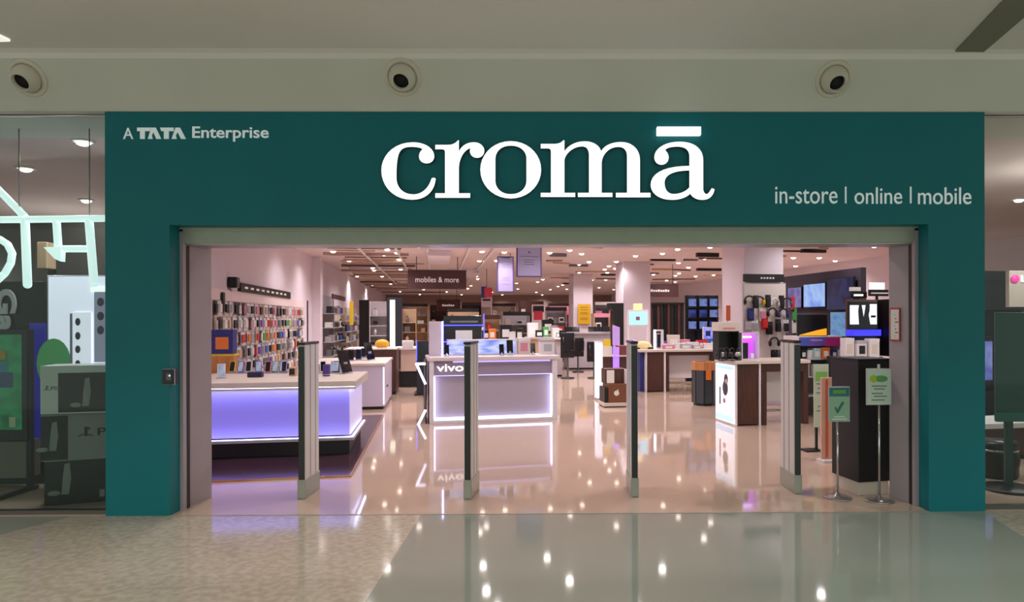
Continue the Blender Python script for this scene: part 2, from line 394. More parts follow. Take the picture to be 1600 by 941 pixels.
# ------------------------------------------------------------------ landmarks for telling repeats apart
MARKS = [((130, 220), 'the left shop window'), ((680, 437), 'the larger brown hanging sign on the left'), ((700, 478), 'the smaller brown hanging sign'),
         ((790, 428), 'the narrow hanging phone banner'), ((827, 408), 'the wide hanging tablet banner'), ((1033, 455), 'the brown hanging sign on the right'),
         ((1197, 435), 'the pegboard column'), ((1290, 455), 'the wall of blue screens'), ((912, 490), 'the yellow poster'), ((1400, 505), 'the red-framed notice'),
         ((995, 450), 'the plain column in the middle'), ((760, 462), 'the small red hanging poster'), ((410, 455), 'the left pegboard header'),
         ((560, 480), 'the dark shelving along the left'), ((1592, 312), 'the right shop window')]
SEEN = {}
def where(px, py, what):
    (mx, my), nm = min(MARKS, key=lambda q: (q[0][0]-px)**2+(q[0][1]-py)**2)
    dx, dy = px-mx, py-my
    rel = ('right of' if dx > 0 else 'left of') if abs(dx) > abs(dy) else ('below' if dy > 0 else 'above')
    k = (what, nm, rel); SEEN[k] = SEEN.get(k, 0)+1
    return '%s, %s one %s %s' % (what, ORD[SEEN[k]], rel, nm)

# ------------------------------------------------------------------ downlights of the shop
def make_downlight():
    t = thing('downlight', 'x', 'ceiling light', (0, 0, 0), 0, 'downlights in the shop ceiling')
    MB().lathe([(.115, 0), (.115, -.012), (.08, -.02), (.075, -.01), (.075, 0)], 20).build('trim_ring', mat('downlight_ring', (225, 222, 218), .4), t)
    MB().lathe([(.073, -.004), (.072, -.02), (.06, -.042), (.03, -.055), (.0001, -.058)], 16).build('lens', LAMPM, t)
    return t
DL0 = make_downlight(); used = []
vis = [(759,384),(753,392),(749,407),(743,423),(744,431),(736,446),(626,420),(890,390),(859,394),(807,442),(872,447),(860,453),(851,455),(662,453),(993,399),(963,408),(1035,395),(1101,403),(1060,410),(1021,428),(1087,431),(1115,429),(1100,450),(971,440),(959,452),(936,449),(1055,440),(605,389),(569,440),(582,445),(554,450),(501,404),(509,436),(467,388),(528,419),(558,431),(1366,384),(1280,402),(1378,406),(1363,411),(1243,415),(1234,432),(1278,433),(1321,433),(1305,407),(690,398),(905,425),(925,437),(840,440),(700,436)]
refl = [(415,870),(503,855),(620,848),(605,893),(750,835),(755,890),(760,930),(855,877),(890,914),(963,825),(1035,895),(1060,810),(1100,845),(1153,880),(1283,935)]
pts = []
for px, py in vis:
    p = at_z(px, min(py, 452), Z_CEIL); pts.append((px, py, p))
for px, py in refl:
    q = at_z(px, py, -Z_CEIL); pts.append((px, 2*PPY-py, Vector((q.x, q.y, Z_CEIL))))
for gx in (-3.4, -1.0, 1.6, 4.2, 7.4):  # front downlights added out of view to light the shop
    for gy in (1.6, 4.2, 6.6):
        if gx == 4.2 and gy == 6.6: continue
        p = Vector((gx, gy, Z_CEIL)); px, py = proj(p); pts.append((px, py, p))
for gy in range(9, 40, 5):  # deeper downlights added to brighten the dark back of the shop
    for k in range(5):
        p = P_L + VV*gy + UV_*(1.4+k*3.1+(gy % 2)*1.2); pts.append((*proj(p+Vector((0, 0, Z_CEIL))), Vector((p.x, p.y, Z_CEIL))))
for px, py in ((130, 220), (135, 312), (1592, 311), (40, 262)):
    pts.append((px, py, at_z(px, py, Z_CEIL)))
rl = random.Random(11)
for k in range(34):
    px = rl.uniform(520, 1370); py = 384+rl.random()**1.3*62; p = at_z(px, py, Z_CEIL); pts.append((px, py, p))
NLAMP = 0
def inside(p):
    return (p-P_L).dot(UV_) > .25 and (p-P_R).dot(UV_) < 5.2 and (p-P_L).dot(VV) < 40
for px, py, p in pts:
    win = px < 166
    if not win and not inside(p): continue
    if any((p-q).length < .5 for q in used): continue
    used.append(p)
    front = py < 383 and not win and px < 1541
    if front: lab = where(px, py, 'round ceiling downlight above the shop entrance hidden by the fascia')[:0] or 'round shop ceiling downlight hidden behind the fascia, placed from floor glints or added for light'
    else: lab = where(px, py, 'round glowing ceiling downlight')
    o = DL0 if NLAMP == 0 else dup(DL0, p, 0)
    o.location = p; o['label'] = lab; NLAMP += 1
    if front: o['group'] = 'downlights above the front of the shop'
    spot('downlight_beam', (0, 0, -.075), LAMP_W*(1.2 if win else 1), 150, .8, (1, .93, .945), .07, o)
print('downlights', NLAMP)
# ------------------------------------------------------------------ lettering on the fascia
def fz(px, py, y=-.0): return at_y(px, py, y)
sg = thing('sign_lettering', 'large white illuminated serif letters of the shop name on the teal fascia', 'sign', fz(598, 312))
LRET = mat('letter_return', (60, 66, 66), .5)
LT = {
 'c': (1, ['M 385,257 C 215,257 105,375 105,505 C 105,650 215,765 375,765 C 500,765 575,690 585,580 C 580,568 555,568 548,580 C 525,660 465,718 390,718 C 290,718 240,650 238,580 C 236,500 240,400 262,350 C 285,305 320,297 370,297 C 420,297 455,305 470,318 C 445,340 438,360 438,383 C 438,420 468,443 505,443 C 545,443 572,415 572,380 C 572,310 490,257 385,257']),
 'r': (1, ['M 582,280 L 700,280 C 740,278 765,262 782,240 L 790,240 L 790,340 C 815,285 865,257 925,257 C 980,257 1015,295 1015,330 C 1015,370 985,394 952,394 C 915,394 888,368 888,335 C 888,322 891,315 895,308 C 840,320 795,390 790,480 L 790,708 L 890,708 L 890,748 L 582,748 L 582,708 L 668,708 L 668,345 C 668,325 655,318 640,318 L 582,318']),
 'o': (1, ['M 1249,247 C 1400,247 1518,360 1518,500 C 1518,640 1400,754 1249,754 C 1098,754 980,640 980,500 C 980,360 1098,247 1249,247',
           'M 1250,286 C 1160,286 1115,340 1113,400 L 1113,600 C 1115,660 1160,716 1250,716 C 1340,716 1388,660 1388,600 L 1388,400 C 1388,340 1340,286 1250,286']),
 'm': (2, ['M 28,262 L 150,262 C 185,260 205,250 220,232 L 230,232 L 230,325 C 270,265 340,240 405,240 C 475,240 530,275 543,325 C 575,270 640,246 715,246 C 810,246 875,310 875,400 L 875,680 L 965,680 L 965,718 L 670,718 L 670,680 L 765,680 L 765,370 C 765,310 735,287 690,287 C 610,287 555,350 548,420 L 548,680 L 640,680 L 640,715 L 345,715 L 345,680 L 440,680 L 440,350 C 435,300 415,283 380,283 C 300,283 235,350 230,400 L 230,680 L 322,680 L 322,715 L 28,715 L 28,680 L 115,680 L 115,325 C 113,308 105,300 90,300 L 28,300']),
 'a': (2, ['M 1215,243 C 1335,243 1415,300 1415,400 L 1415,650 C 1420,685 1435,692 1448,690 C 1470,680 1478,650 1490,640 L 1512,650 C 1500,715 1460,740 1410,740 C 1360,740 1325,720 1305,687 C 1270,722 1210,740 1150,740 C 1040,740 967,685 967,610 C 967,510 1090,450 1298,450 L 1298,370 C 1298,310 1260,285 1195,285 C 1140,285 1105,295 1090,315 C 1110,335 1120,355 1120,380 C 1120,415 1092,440 1060,440 C 1022,440 998,412 998,375 C 998,300 1090,243 1215,243',
           'M 1298,488 C 1150,490 1088,530 1085,590 C 1085,650 1110,690 1165,690 C 1230,690 1285,655 1298,630'])}
def zpx(k, p): return (580+p[0]/5.714, 180+p[1]/5.714) if k == 1 else (840+p[0]/5.517, 180+p[1]/5.517)
for ch, (k, paths) in LT.items():
    cs = []
    for pth in paths:
        c = []
        for p in bez(pth, 9):
            w = fz(*zpx(k, p)); c.append((w.x-sg.location.x, w.z-sg.location.z))
        cs.append(c)
    o = link('letter', shape_mesh(cs, .006), LETW, sg, (0, -.056, 0))
    link('letter_return', shape_mesh(cs, .05), LRET, o, (0, .0285, 0))
q0, q1 = fz(*zpx(2, (1020, 188))), fz(*zpx(2, (1395, 116)))
B('macron', LETW, sg, q0.x-sg.location.x, q1.x-sg.location.x, -.07, -.02, q0.z-sg.location.z, q1.z-sg.location.z, .003)
def vinyl(name, s, px0, py0, px1, py1, material, parent, base, y=-.004, bold=0.0, depth=.008):
    p, q = at_y(px0, py1, y), at_y(px1, py0, y)
    return link(name, text_mesh(s, q.x-p.x, q.z-p.z, depth, bold), material, parent, (p.x-base.x, y-base.y-depth/2, p.z-base.z))
tg = thing('tagline_lettering', 'small white lettering at the upper left of the teal fascia', 'sign', fz(192, 218))
vinyl('lettering', 'A', 193, 200, 208.5, 217.5, PAINTW, tg, tg.location)
vinyl('lettering', 'Enterprise', 301, 198, 420, 221.5, PAINTW, tg, tg.location, bold=.012)
def z3(p): return 170+p[0]/5.926, 180+p[1]/5.926
cs = []
for poly in ([(268,118),(395,118),(383,150),(338,150),(338,222),(296,222),(296,150),(268,150)], [(400,118),(440,118),(490,222),(446,222),(418,158),(402,190),(412,222),(368,222)],
             [(480,118),(606,118),(606,150),(560,150),(560,222),(516,222),(516,150),(492,150)], [(624,118),(664,118),(718,222),(674,222),(642,158),(624,190),(634,222),(588,222)]):
    cs.append([((w := fz(*z3(p))).x-tg.location.x, w.z-tg.location.z) for p in poly])
link('lettering', shape_mesh(cs, .008), PAINTW, tg, (0, -.008, 0))
sl = thing('slogan_lettering', 'slim white slogan in three words at the lower right of the teal fascia', 'sign', fz(1211, 320))
for w_, a_, t_, b_, c_ in (('in-store', 1211, 292, 1308, 318.5), ('online', 1335, 293, 1409, 319), ('mobile', 1434, 293, 1517, 319.5)):
    vinyl('lettering', w_, a_, t_, b_, c_, PAINTW, sl, sl.location)
for px in (1321, 1422.5):
    p, q = fz(px-1.1, 318), fz(px+1.1, 292)
    B('lettering', PAINTW, sl, p.x-sl.location.x, q.x-sl.location.x, -.009, -.001, p.z-sl.location.z, q.z-sl.location.z, 0)
# ------------------------------------------------------------------ air nozzles in the bulkhead
ang = math.atan2(.215, Z_MALL-.06-ZT-.02)       # lean of the cove
NM = mat('nozzle_enamel', (206, 202, 184), .45); NB = mat('nozzle_bore', (10, 10, 10), .7)
def make_nozzle():
    t = thing('air_nozzle', 'x', 'air nozzle', (0, 0, 0), 0, 'ball air nozzles in the bulkhead')
    MB().lathe([(.165, 0), (.162, .006), (.128, .014), (.124, .004), (.124, -.01)], 40).build('flange', NM, t)
    ball = MB()
    T = Matrix.Rotation(math.radians(9), 4, 'X')
    ball.lathe([(.070, .104), (.080, .098), (.095, .080), (.114, .045), (.120, .01), (.120, -.015)], 40, T, False)
    ball.lathe([(.080, .098), (.078, .112), (.070, .112), (.067, .06), (.067, .0)], 36, T, False)
    ball.build('ball', NM, t)
    MB().lathe([(.0001, .065), (.068, .065), (.068, .06), (.0001, .06)], 32, T).build('bore', NB, t)
    return t
nz0 = None
for px, py, rot, lab in ((43, 122, 0, 'white ball air nozzle in the bulkhead above the left shop window'), (629, 121, 0, 'white ball air nozzle in the bulkhead above the lit shop name'), (1303, 124, 0, 'white ball air nozzle in the bulkhead above the right end of the portal')):
    ny = -.02; 
    for _ in range(6):
        p = at_y(px, py, ny); ny = -.02-(p.z-ZT-.02)/(Z_MALL-.06-ZT-.02)*.215
    o = make_nozzle() if nz0 is None else dup(nz0, p)
    nz0 = nz0 or o
    o.location = p; o.rotation_euler = (math.radians(90)+ang, 0, {43: -.25, 629: 0, 1303: .3}[px]*0); o['label'] = lab
# card reader on the inner edge of the left portal leg
p = at_y(264.5, 589, -.003)
cr = thing('card_reader', 'small black square access reader on the inner edge of the left teal pillar', 'access reader', (X1, 0, p.z))
B('housing', BLACK, cr, -.055, .048, -.03, .06, -.068, .068, .006)
B('bezel', SILV, cr, -.058, .051, -.012, -.002, -.072, .072, .002)
B('reader_window', mat('reader_window', (90, 92, 96), .2), cr, -.012, .03, -.034, -.029, -.028, .034, .002)
B('indicator', mat('reader_led', (220, 235, 255), .3, emit=(220, 235, 255), es=1), cr, .012, .024, -.036, -.033, .006, .02, 0)
# ------------------------------------------------------------------ anti-theft gates
GPAN = mat('gate_panel', (214, 210, 206), .35, 0., vary=.03, vscale=3); GDARK = mat('gate_edge', (36, 42, 38), .3); GCLR = mat('gate_foot', (160, 168, 158), .18, .4)
def make_gate():
    t = thing('security_gate', 'x', 'security gate', (0, 0, 0), 0, 'anti-theft gates across the entrance')
    B('side_panel', GPAN, t, -.034, .034, .012, .42, .10, 1.52, .012)
    B('front_edge', GDARK, t, -.030, .030, .0, .014, .06, 1.50, .004)
    B('foot', GCLR, t, -.040, .040, -.008, .43, .0, .19, .008)
    B('top_cap', CHAR, t, -.037, .037, -.004, .424, 1.52, 1.545, .008)
    B('strip', STEEL, t, -.037, .037, .15, .17, .19, 1.52, .001)
    B('strip', STEEL, t, -.037, .037, .30, .32, .19, 1.52, .001)
    return t
g0 = None
for px, py, lab in ((471, 780, 'grey anti-theft gate in front of the violet-lit counter'), (730.5, 780.5, 'grey anti-theft gate in front of the white lettered counter'),
                    (992, 777, 'grey anti-theft gate standing alone in the middle right of the entrance'), (1247, 772, 'grey anti-theft gate nearest the black podium')):
    p = at_z(px, py, 0)
    o = make_gate() if g0 is None else dup(g0, p)
    g0 = g0 or o; o.location = p; o['label'] = lab; o.rotation_euler = (0, 0, math.radians(-4.5 if 700 < px < 760 else 0))
# ------------------------------------------------------------------ black podium and sign stands at the right
p = at_z(1342, 775, 0)
PH2 = math.radians(11)
pod = thing('podium', 'tall black podium on a cream plinth beside the right entrance wall', 'podium', p, PH2)
BLK = mat('black_laminate', (24, 21, 22), .45, vary=.1, vscale=3)
B('plinth', OFFW, pod, .0, .335, .0, .40, 0, .135, .004)
B('cabinet', BLK, pod, -.015, .36, -.015, .43, .135, 1.345, .006)
B('top', BLK, pod, -.02, .365, -.02, .435, 1.345, 1.365, .004)
MB().box(-.003, .0, .01, .4, .4, .404).box(.17, .174, -.017, -.014, .15, 1.3).build('panel_joint', CHAR, pod)
def text_rows(parent, rows, y, x0, x1, material):
    for i, z in enumerate(rows): MB().box(x0+(i % 2)*.02, x1-(i % 3)*.02, y-.001, y+.0005, z-.006, z+.006).build('print_line', material, parent)
def pole_sign(name, label, base_px, base_py, sx0, sy0, sx1, sy1, style):
    p = at_z(base_px, base_py, 0); d = (p-CP).dot(FW)
    t = thing(name, label, 'sign', p, math.radians(2))
    MB().lathe([(.135, 0), (.135, .008), (.12, .014), (.03, .02), (.018, .05), (.0001, .05)], 28).build('base', STEEL, t)
    zt = CAM_H-(sy0-500)*d/F_PX; zb_ = CAM_H-(sy1-500)*d/F_PX
    xa = m_(sx0-base_px, d); xb = m_(sx1-base_px, d)
    MB().cyl((0, 0, .01), (0, 0, zb_+.06), .0105, n=14).build('pole', CHROME, t)
    B('frame', SILV, t, xa, xb, -.024, -.008, zb_, zt, .003)
    w, h = xb-xa, zt-zb_
    if style == 'mask':
        B('poster', mat('mint_poster', (150, 190, 160), .5), t, xa+.006, xb-.006, -.0265, -.023, zb_+.006, zt-.006, 0)
        B('banner', mat('teal_banner', (34, 120, 128), .5), t, xa+.008, xb-.008, -.028, -.0262, zb_+h*.72, zt-.012, 0)
        B('banner_strip', mat('leaf_green_strip', (112, 170, 66), .5), t, xa+w*.2, xb-w*.2, -.0285, -.0275, zb_+h*.80, zt-h*.10, 0)
        bm = MB(); bm.cyl((xa+w*.4, -.028, zb_+h*.28), (xa+w*.68, -.028, zb_+h*.56), .012, n=8); bm.cyl((xa+w*.3, -.028, zb_+h*.42), (xa+w*.42, -.028, zb_+h*.26), .008, n=8)
        bm.build('pictogram', mat('teal_print', (54, 128, 120), .5), t)
        text_rows(t, [zb_+h*.08, zb_+h*.15], -.0272, xa+w*.15, xb-w*.15, mat('pale_print', (214, 230, 214), .6))
    else:
        B('poster', mat('pale_mint_poster', (206, 222, 206), .5), t, xa+.006, xb-.006, -.0265, -.023, zb_+.006, zt-.006, 0)
        MB().sph((xa+w*.28, -.0262, zb_+h*.72), w*.17, 1, .06, .85, 16).build('emblem', mat('lime_print', (176, 200, 52), .5), t)
        MB().sph((xa+w*.58, -.0268, zb_+h*.72), w*.26, 1, .03, .5, 16).build('emblem', mat('fern_print', (96, 168, 92), .5), t)
        text_rows(t, [zb_+h*.52, zb_+h*.44, zb_+h*.32, zb_+h*.24, zb_+h*.14], -.0272, xa+w*.2, xb-w*.2, mat('grey_print', (120, 136, 124), .6))
        MB().box(xa+w*.45, xa+w*.55, -.02, -.012, zt, zt+.04).build('clip', SILV, t)
pole_sign('pole_sign', 'green notice with a teal heading on a slim pole left of the black podium', 1309, 778, 1293, 605, 1327, 660, 'mask')
pole_sign('pole_sign', 'pale notice with a lime emblem on a slim chrome pole before the black podium', 1374, 783, 1352, 577, 1392, 634, 'check')
p = at_z(1262, 706, 0); d = (p-CP).dot(FW)
t = thing('poster_stand', 'pale green poster on a black L-shaped foot behind the entrance gate nearest the podium', 'sign', p, PH)
B('foot', BLACK, t, -.04, .18, -.05, .12, 0, .025, .004); B('post', BLACK, t, .12, .15, 0, .03, .025, .5, .004)
B('board', mat('sage_poster', (188, 200, 178), .5), t, .09, .30, -.012, .008, .32, 1.16, .003)
B('picture', mat('apple_green_print', (120, 180, 84), .5), t, .11, .28, -.016, -.012, .94, 1.06, 0)
text_rows(t, [.9, .84, .78, .6, .54], -.0135, .12, .27, GREYD)
p = at_z(1284, 722, 0)
t = thing('display_board', 'coral edged upright board standing just left of the black podium', 'board', p, PH)
B('panel', mat('blush_board', (220, 172, 152), .5), t, 0, .15, 0, .03, .03, 1.04, .003); B('edge', mat('coral_edge', (214, 92, 60), .5), t, .055, .085, -.008, 0, .05, 1.02, .002); B('base', WHITE, t, -.02, .2, -.08, .1, 0, .03, .003)
# red framed notice on the right reveal
na, nb = at_y(1391, 533, 1), None
dirR = None
pa = at_y(1432, 793, PD+.1); pb = at_z(1390, 777, 0); u2 = Vector((pb.x-pa.x, pb.y-pa.y, 0)); L2 = u2.length; u2.normalize()
nrm = Vector((u2.y, -u2.x, 0))
if nrm.x > 0: nrm = -nrm
A = at_pl(1392, 533, Vector((pa.x, pa.y, 0)), nrm); Bq = at_pl(1407.5, 481, Vector((pa.x, pa.y, 0)), nrm)
t = thing('framed_notice', 'white notice in a red frame on the right entrance wall', 'notice', (Bq.x+nrm.x*.004, Bq.y+nrm.y*.004, A.z), math.atan2(u2.y, u2.x))
Lw = (Vector((A.x, A.y, 0))-Vector((Bq.x, Bq.y, 0))).length; hz = Bq.z-A.z
# local +X runs into the shop; the face looks along local +Y or -Y towards the doorway
sgn = 1 if Vector((-math.sin(t.rotation_euler.z), math.cos(t.rotation_euler.z), 0)).dot(nrm) > 0 else -1
B('frame', mat('red_frame', (196, 52, 62), .5), t, 0, Lw, 0, sgn*.012, 0, hz, .002)
B('sheet', PAPER, t, .010, Lw-.010, sgn*.012, sgn*.0135, .016, hz-.016, 0)
for k in range(7): MB().box(.05, Lw-.05-(k % 3)*.02, sgn*.0135, sgn*.0142, hz-.07-k*.034-.008, hz-.07-k*.034+.004).build('print_line', mat('rose_print', (180, 90, 96), .6), t)
# ------------------------------------------------------------------ violet-lit display counter at the left
def proot(name, label, cat, px, py, z=0.0, rz=PH, group=None):
    p = at_z(px, py, z); return thing(name, label, cat, p, rz, group), (p-CP).dot(FW)
VIO = mat('backlit_violet_acrylic', (176, 168, 250), .35, emit=(112, 84, 255), es=.26)
VIOW = mat('backlit_white_acrylic', (226, 220, 244), .35, emit=(180, 166, 250), es=.22)
LEDC = mat('icy_led_strip', (230, 236, 255), .4, emit=(196, 206, 255), es=16.0)
LEDC2 = mat('icy_led_strip_low', (230, 236, 255), .4, emit=(196, 206, 255), es=9.0)
PLAT = mat('plum_platform_tile', (72, 48, 56), .16, vary=.12, vscale=3)
pa_, pb_ = at_z(546, 745, 0), at_z(612, 651, 0)
t = thing('display_platform', 'low dark plum platform with a brass edge under the violet-lit counter', 'platform', pa_, PH)
MB().slab([(-1.55, 0), (0, 0), (0, 5), (-2.7, 5), (-2.7, 1.25)], 0, .018).build('deck', PLAT, t)
B('edging', mat('brass_edge', (196, 150, 120), .25, .9), t, -1.55, .0, -.02, .0, 0, .022, .002)
B('edging', mat('brass_edge', (196, 150, 120), .25, .9), t, .0, .02, -.02, 5.0, 0, .022, .002)
CZ = .985
p = at_z(556, 595, CZ); d = (p-CP).dot(FW)
lc = thing('display_counter', 'long white counter with a glowing violet front near the entrance, left', 'counter', (p.x, p.y, .018), PH)
L, DP = 2.35, 1.62
B('plinth', mat('dark_plinth', (34, 28, 30), .4), lc, -L+.05, -.10, .16, DP-.1, 0, .20, .003)
B('ledge', GREYW, lc, -L, -.03, .02, DP, .20, .235, .004)
B('front_panel', VIO, lc, -L+.02, -.10, .14, .17, .25, .885, .003)
B('end_panel', VIOW, lc, -.13, -.09, .15, DP-.05, .25, .885, .003)
B('back_panel', WHITE, lc, -L+.02, -.085, DP-.05, DP-.02, .25, .885, .003)
B('led_strip', LEDC, lc, -L+.02, -.04, .045, .060, .882, .892, 0)
B('led_strip', LEDC2, lc, -L+.02, -.06, .07, .085, .2355, .24, 0); B('top_lip', OFFW, lc, -L, -.0, .0, .018, .86, .89, .002); B('end_lip', OFFW, lc, -.018, 0, .018, DP, .86, .89, .002)
B('led_strip', LEDC, lc, -.045, -.03, .06, DP-.05, .882, .892, 0)
B('led_strip', LEDC2, lc, -.06, -.045, .08, DP-.05, .2355, .24, 0)
B('counter_top', OFFW, lc, -L, 0, 0, DP, .893, .967, .008)
# second white counter behind it
t, d = proot('display_counter', 'white counter with a lit corner behind the violet-lit counter', 'counter', 603, 640)
hz = CAM_H-(567-500)*d/F_PX
B('body', mat('lilac_laminate', (206, 194, 216), .35), t, -1.5, -.02, .02, 2.2, .06, hz-.05, .004); B('plinth', CHAR, t, -1.45, -.06, .06, 2.1, 0, .06, 0)
B('counter_top', OFFW, t, -1.52, 0, 0, 2.25, hz-.05, hz, .006); B('led_strip', LEDW, t, -.05, -.035, .008, .022, .1, hz-.08, 0); B('handle', CHAR, t, -.02, .0, .5, .7, .4, .43, 0)
C2 = (t, d, hz)
# brown cabinet and pale counter in the next aisle
t, d = proot('cabinet', 'dark walnut cabinet standing behind the second white counter', 'cabinet', 601, 617)
hz = CAM_H-(544-500)*d/F_PX
B('body', BROWN, t, -.9, m_(18, d), 0, 1.2, .05, hz-.03, .004); B('plinth', BLACK, t, -.88, m_(18, d)-.02, .04, 1.1, 0, .05, 0); B('top', OFFW, t, -.92, m_(18, d)+.02, -.02, 1.22, hz-.03, hz, .004)
B('door', BROWN, t, -.87, -.44, -.018, 0, .08, hz-.06, .003); B('door', BROWN, t, -.42, .26, -.018, 0, .08, hz-.06, .003)
CABZ = hz
t, d = proot('service_counter', 'pale beige counter with a dark foot in the aisle left of the white lettered counter', 'counter', 620, 606)
hz = CAM_H-(543-500)*d/F_PX
B('body', mat('beige_laminate', (204, 176, 162), .4), t, .1, .82, .05, 1.0, .42, hz-.05, .004); B('plinth', BLACK, t, .02, .86, .1, 1.0, 0, .42, .003); B('counter_top', WHITE, t, -.02, .92, 0, 1.05, hz-.05, hz, .004)
SVC = (t, d, hz)
# ------------------------------------------------------------------ white lettered counter
pL, pR = at_z(671, 663, 0), at_z(871, 655.5, 0)
VR = math.atan2(pR.y-pL.y, pR.x-pL.x); VW = (pR-pL).length; vd = (pL-CP).dot(FW)
VZ = CAM_H-(558-500)*vd/F_PX
vc = thing('display_counter', 'white counter with cool lit edges and a lettered violet-grey band, centre left', 'counter', pL, VR)
DPV = .85
LEDV = mat('counter_led', (235, 238, 255), .4, emit=(214, 214, 255), es=4.5)
FRM = mat('frosted_white', (224, 214, 222), .35); GPN = mat('mauve_grey_panel', (172, 160, 174), .45); BND = mat('band_laminate', (150, 136, 158), .4)
B('side_frame', FRM, vc, 0, .075, 0, DPV, 0, VZ-.07, .004); B('side_frame', FRM, vc, VW-.09, VW, 0, DPV, 0, VZ-.07, .004)
B('foot_rail', FRM, vc, .075, VW-.09, .0, DPV, .0, .05, .003)
B('counter_top', mat('mauve_white_top', (218, 200, 204), .35), vc, -.03, VW+.04, -.02, DPV+.02, VZ-.07, VZ, .012)
B('front_panel', GPN, vc, .085, VW-.10, .10, .13, .05, VZ-.34, .003)
B('back_panel', WHITE, vc, .075, VW-.09, DPV-.04, DPV-.01, .05, VZ-.07, .003)
B('header_band', BND, vc, .075, VW-.09, .045, .09, VZ-.31, VZ-.08, .003)
B('led_strip', mat('lilac_led', (220, 210, 250), .4, emit=(200, 190, 255), es=.9), vc, .077, VW-.092, .04, .06, VZ-.33, VZ-.315, 0); B('led_strip', LEDW, vc, .077, VW-.092, .02, .05, .052, .098, 0)
B('led_strip', LEDV, vc, .076, .098, .02, .07, .10, VZ-.34, 0); B('led_strip', LEDV, vc, VW-.113, VW-.091, .02, .07, .10, VZ-.34, 0)
B('led_strip', mat('dim_led', (200, 190, 240), .4, emit=(190, 180, 255), es=.8), vc, .4, VW-.12, .03, .05, VZ-.10, VZ-.072, 0)
link('lettering', text_mesh('vivo', .455, .125, .012, .012), LETW, vc, (.125, .04, VZ-.25))
# lit white zigzag frame at its left
t = thing('zigzag_frame', 'white lit zigzag frame jutting out left of the lettered counter', 'frame', pL, VR)
def vl(px, py): 
    return ((px-671)*vd/F_PX-.03, 0, CAM_H-(py-500)*vd/F_PX)
MB().tube([vl(668, 568), vl(654, 568), vl(668, 600)], .021, 8).build('upper_arm', LEDW, t)
MB().tube([vl(668, 640), vl(655, 666), vl(668, 666)], .021, 8).build('lower_arm', LEDW, t)
B('panel', CHAR, t, -.065, -.045, .03, .7, .0, VZ-.06, .003)
# things on the lettered counter (top at VZ)
def onv(px, py=None, dy=.35):
    """point on the counter top dy metres behind its front edge under image column px"""
    n = Vector((-math.sin(VR), math.cos(VR), 0)); return at_pl(px, 553, pL+n*dy, n)
def vloc(px, dy): q = onv(px, None, dy); return Vector((q.x, q.y, VZ))
q = vloc(681, .45); dq = (q-CP).dot(FW); w = m_(20, dq)
t = thing('light_column', 'tall white box column with a blue edge, left on the lettered counter', 'display', q, VR)
h = CAM_H-(502-500)*dq/F_PX-VZ
B('body', mat('lilac_white_panel', (206, 192, 206), .4), t, -w/2, w/2, 0, .22, 0, h, .004); B('led_edge', LEDB, t, w/2, w/2+.025, .0, .22, 0, h, 0); B('led_edge', LEDC, t, w/2-.004, w/2+.012, -.006, .01, 0, h, 0); B('foot', SILV, t, -w/2+.03, w/2-.03, -.05, 0, 0, .012, 0)
def ramp_screen(name, c0_, c1_, c2_, es, scale=(1, 1, 1), seed=0.0, rot=0.5):
    """a lit picture: soft streaks of three colours"""
    if name in MATS: return MATS[name]
    M = mat(name, (10, 10, 12), .25); nt = M.node_tree; b = nt.nodes['Principled BSDF']
    tc = nt.nodes.new('ShaderNodeTexCoord'); mp = nt.nodes.new('ShaderNodeMapping'); wv = nt.nodes.new('ShaderNodeTexNoise'); rp = nt.nodes.new('ShaderNodeValToRGB')
    mp.inputs['Scale'].default_value = scale; mp.inputs['Location'].default_value = (seed, seed*1.7, seed*.6); mp.inputs['Rotation'].default_value = (0, rot, 0)
    wv.inputs['Scale'].default_value = 2.2; wv.inputs['Detail'].default_value = 2
    e = rp.color_ramp.elements; e[0].position = .36; e[0].color = (*lin(c0_), 1); e[1].position = .66; e[1].color = (*lin(c2_), 1)
    k = e.new(.5); k.color = (*lin(c1_), 1)
    nt.links.new(tc.outputs['Object'], mp.inputs['Vector']); nt.links.new(mp.outputs['Vector'], wv.inputs['Vector']); nt.links.new(wv.outputs['Fac'], rp.inputs['Fac'])
    nt.links.new(rp.outputs['Color'], b.inputs['Emission Color']); b.inputs['Emission Strength'].default_value = es; return M
q = vloc(752, .5); dq = (q-CP).dot(FW)
t = thing('lightbox', 'wide low lightbox with a blue streak picture standing on the lettered counter', 'lightbox', q, VR)
x0, x1 = m_(699-752, dq), m_(808-752, dq); h = CAM_H-(530-500)*dq/F_PX-VZ
B('housing', WHITE, t, x0, x1, 0, .1, 0, h, .006); B('picture', ramp_screen('blue_streak_picture', (150, 160, 255), (214, 220, 255), (120, 140, 240), 1.0, (.8, 1, 3), 3.1, .6), t, x0+.02, x1-.02, -.004, .0, .02, h-.02, 0); B('foot', SILV, t, x0+.1, x1-.1, -.04, .14, 0, .012, 0)
q = vloc(725, .62); dq = (q-CP).dot(FW)
t = thing('info_card', 'white card standing above the blue lightbox of the lettered counter', 'card', q, VR)
h1 = CAM_H-(516-500)*dq/F_PX-VZ; h0 = CAM_H-(531-500)*dq/F_PX-VZ; w = m_(13, dq)
B('card', PAPER, t, -w, w, 0, .01, h0-.03, h1, .001); B('stem', STEEL, t, -.012, .012, .01, .02, 0, h0, 0); B('foot', STEEL, t, -.08, .08, -.03, .05, 0, .008, 0)
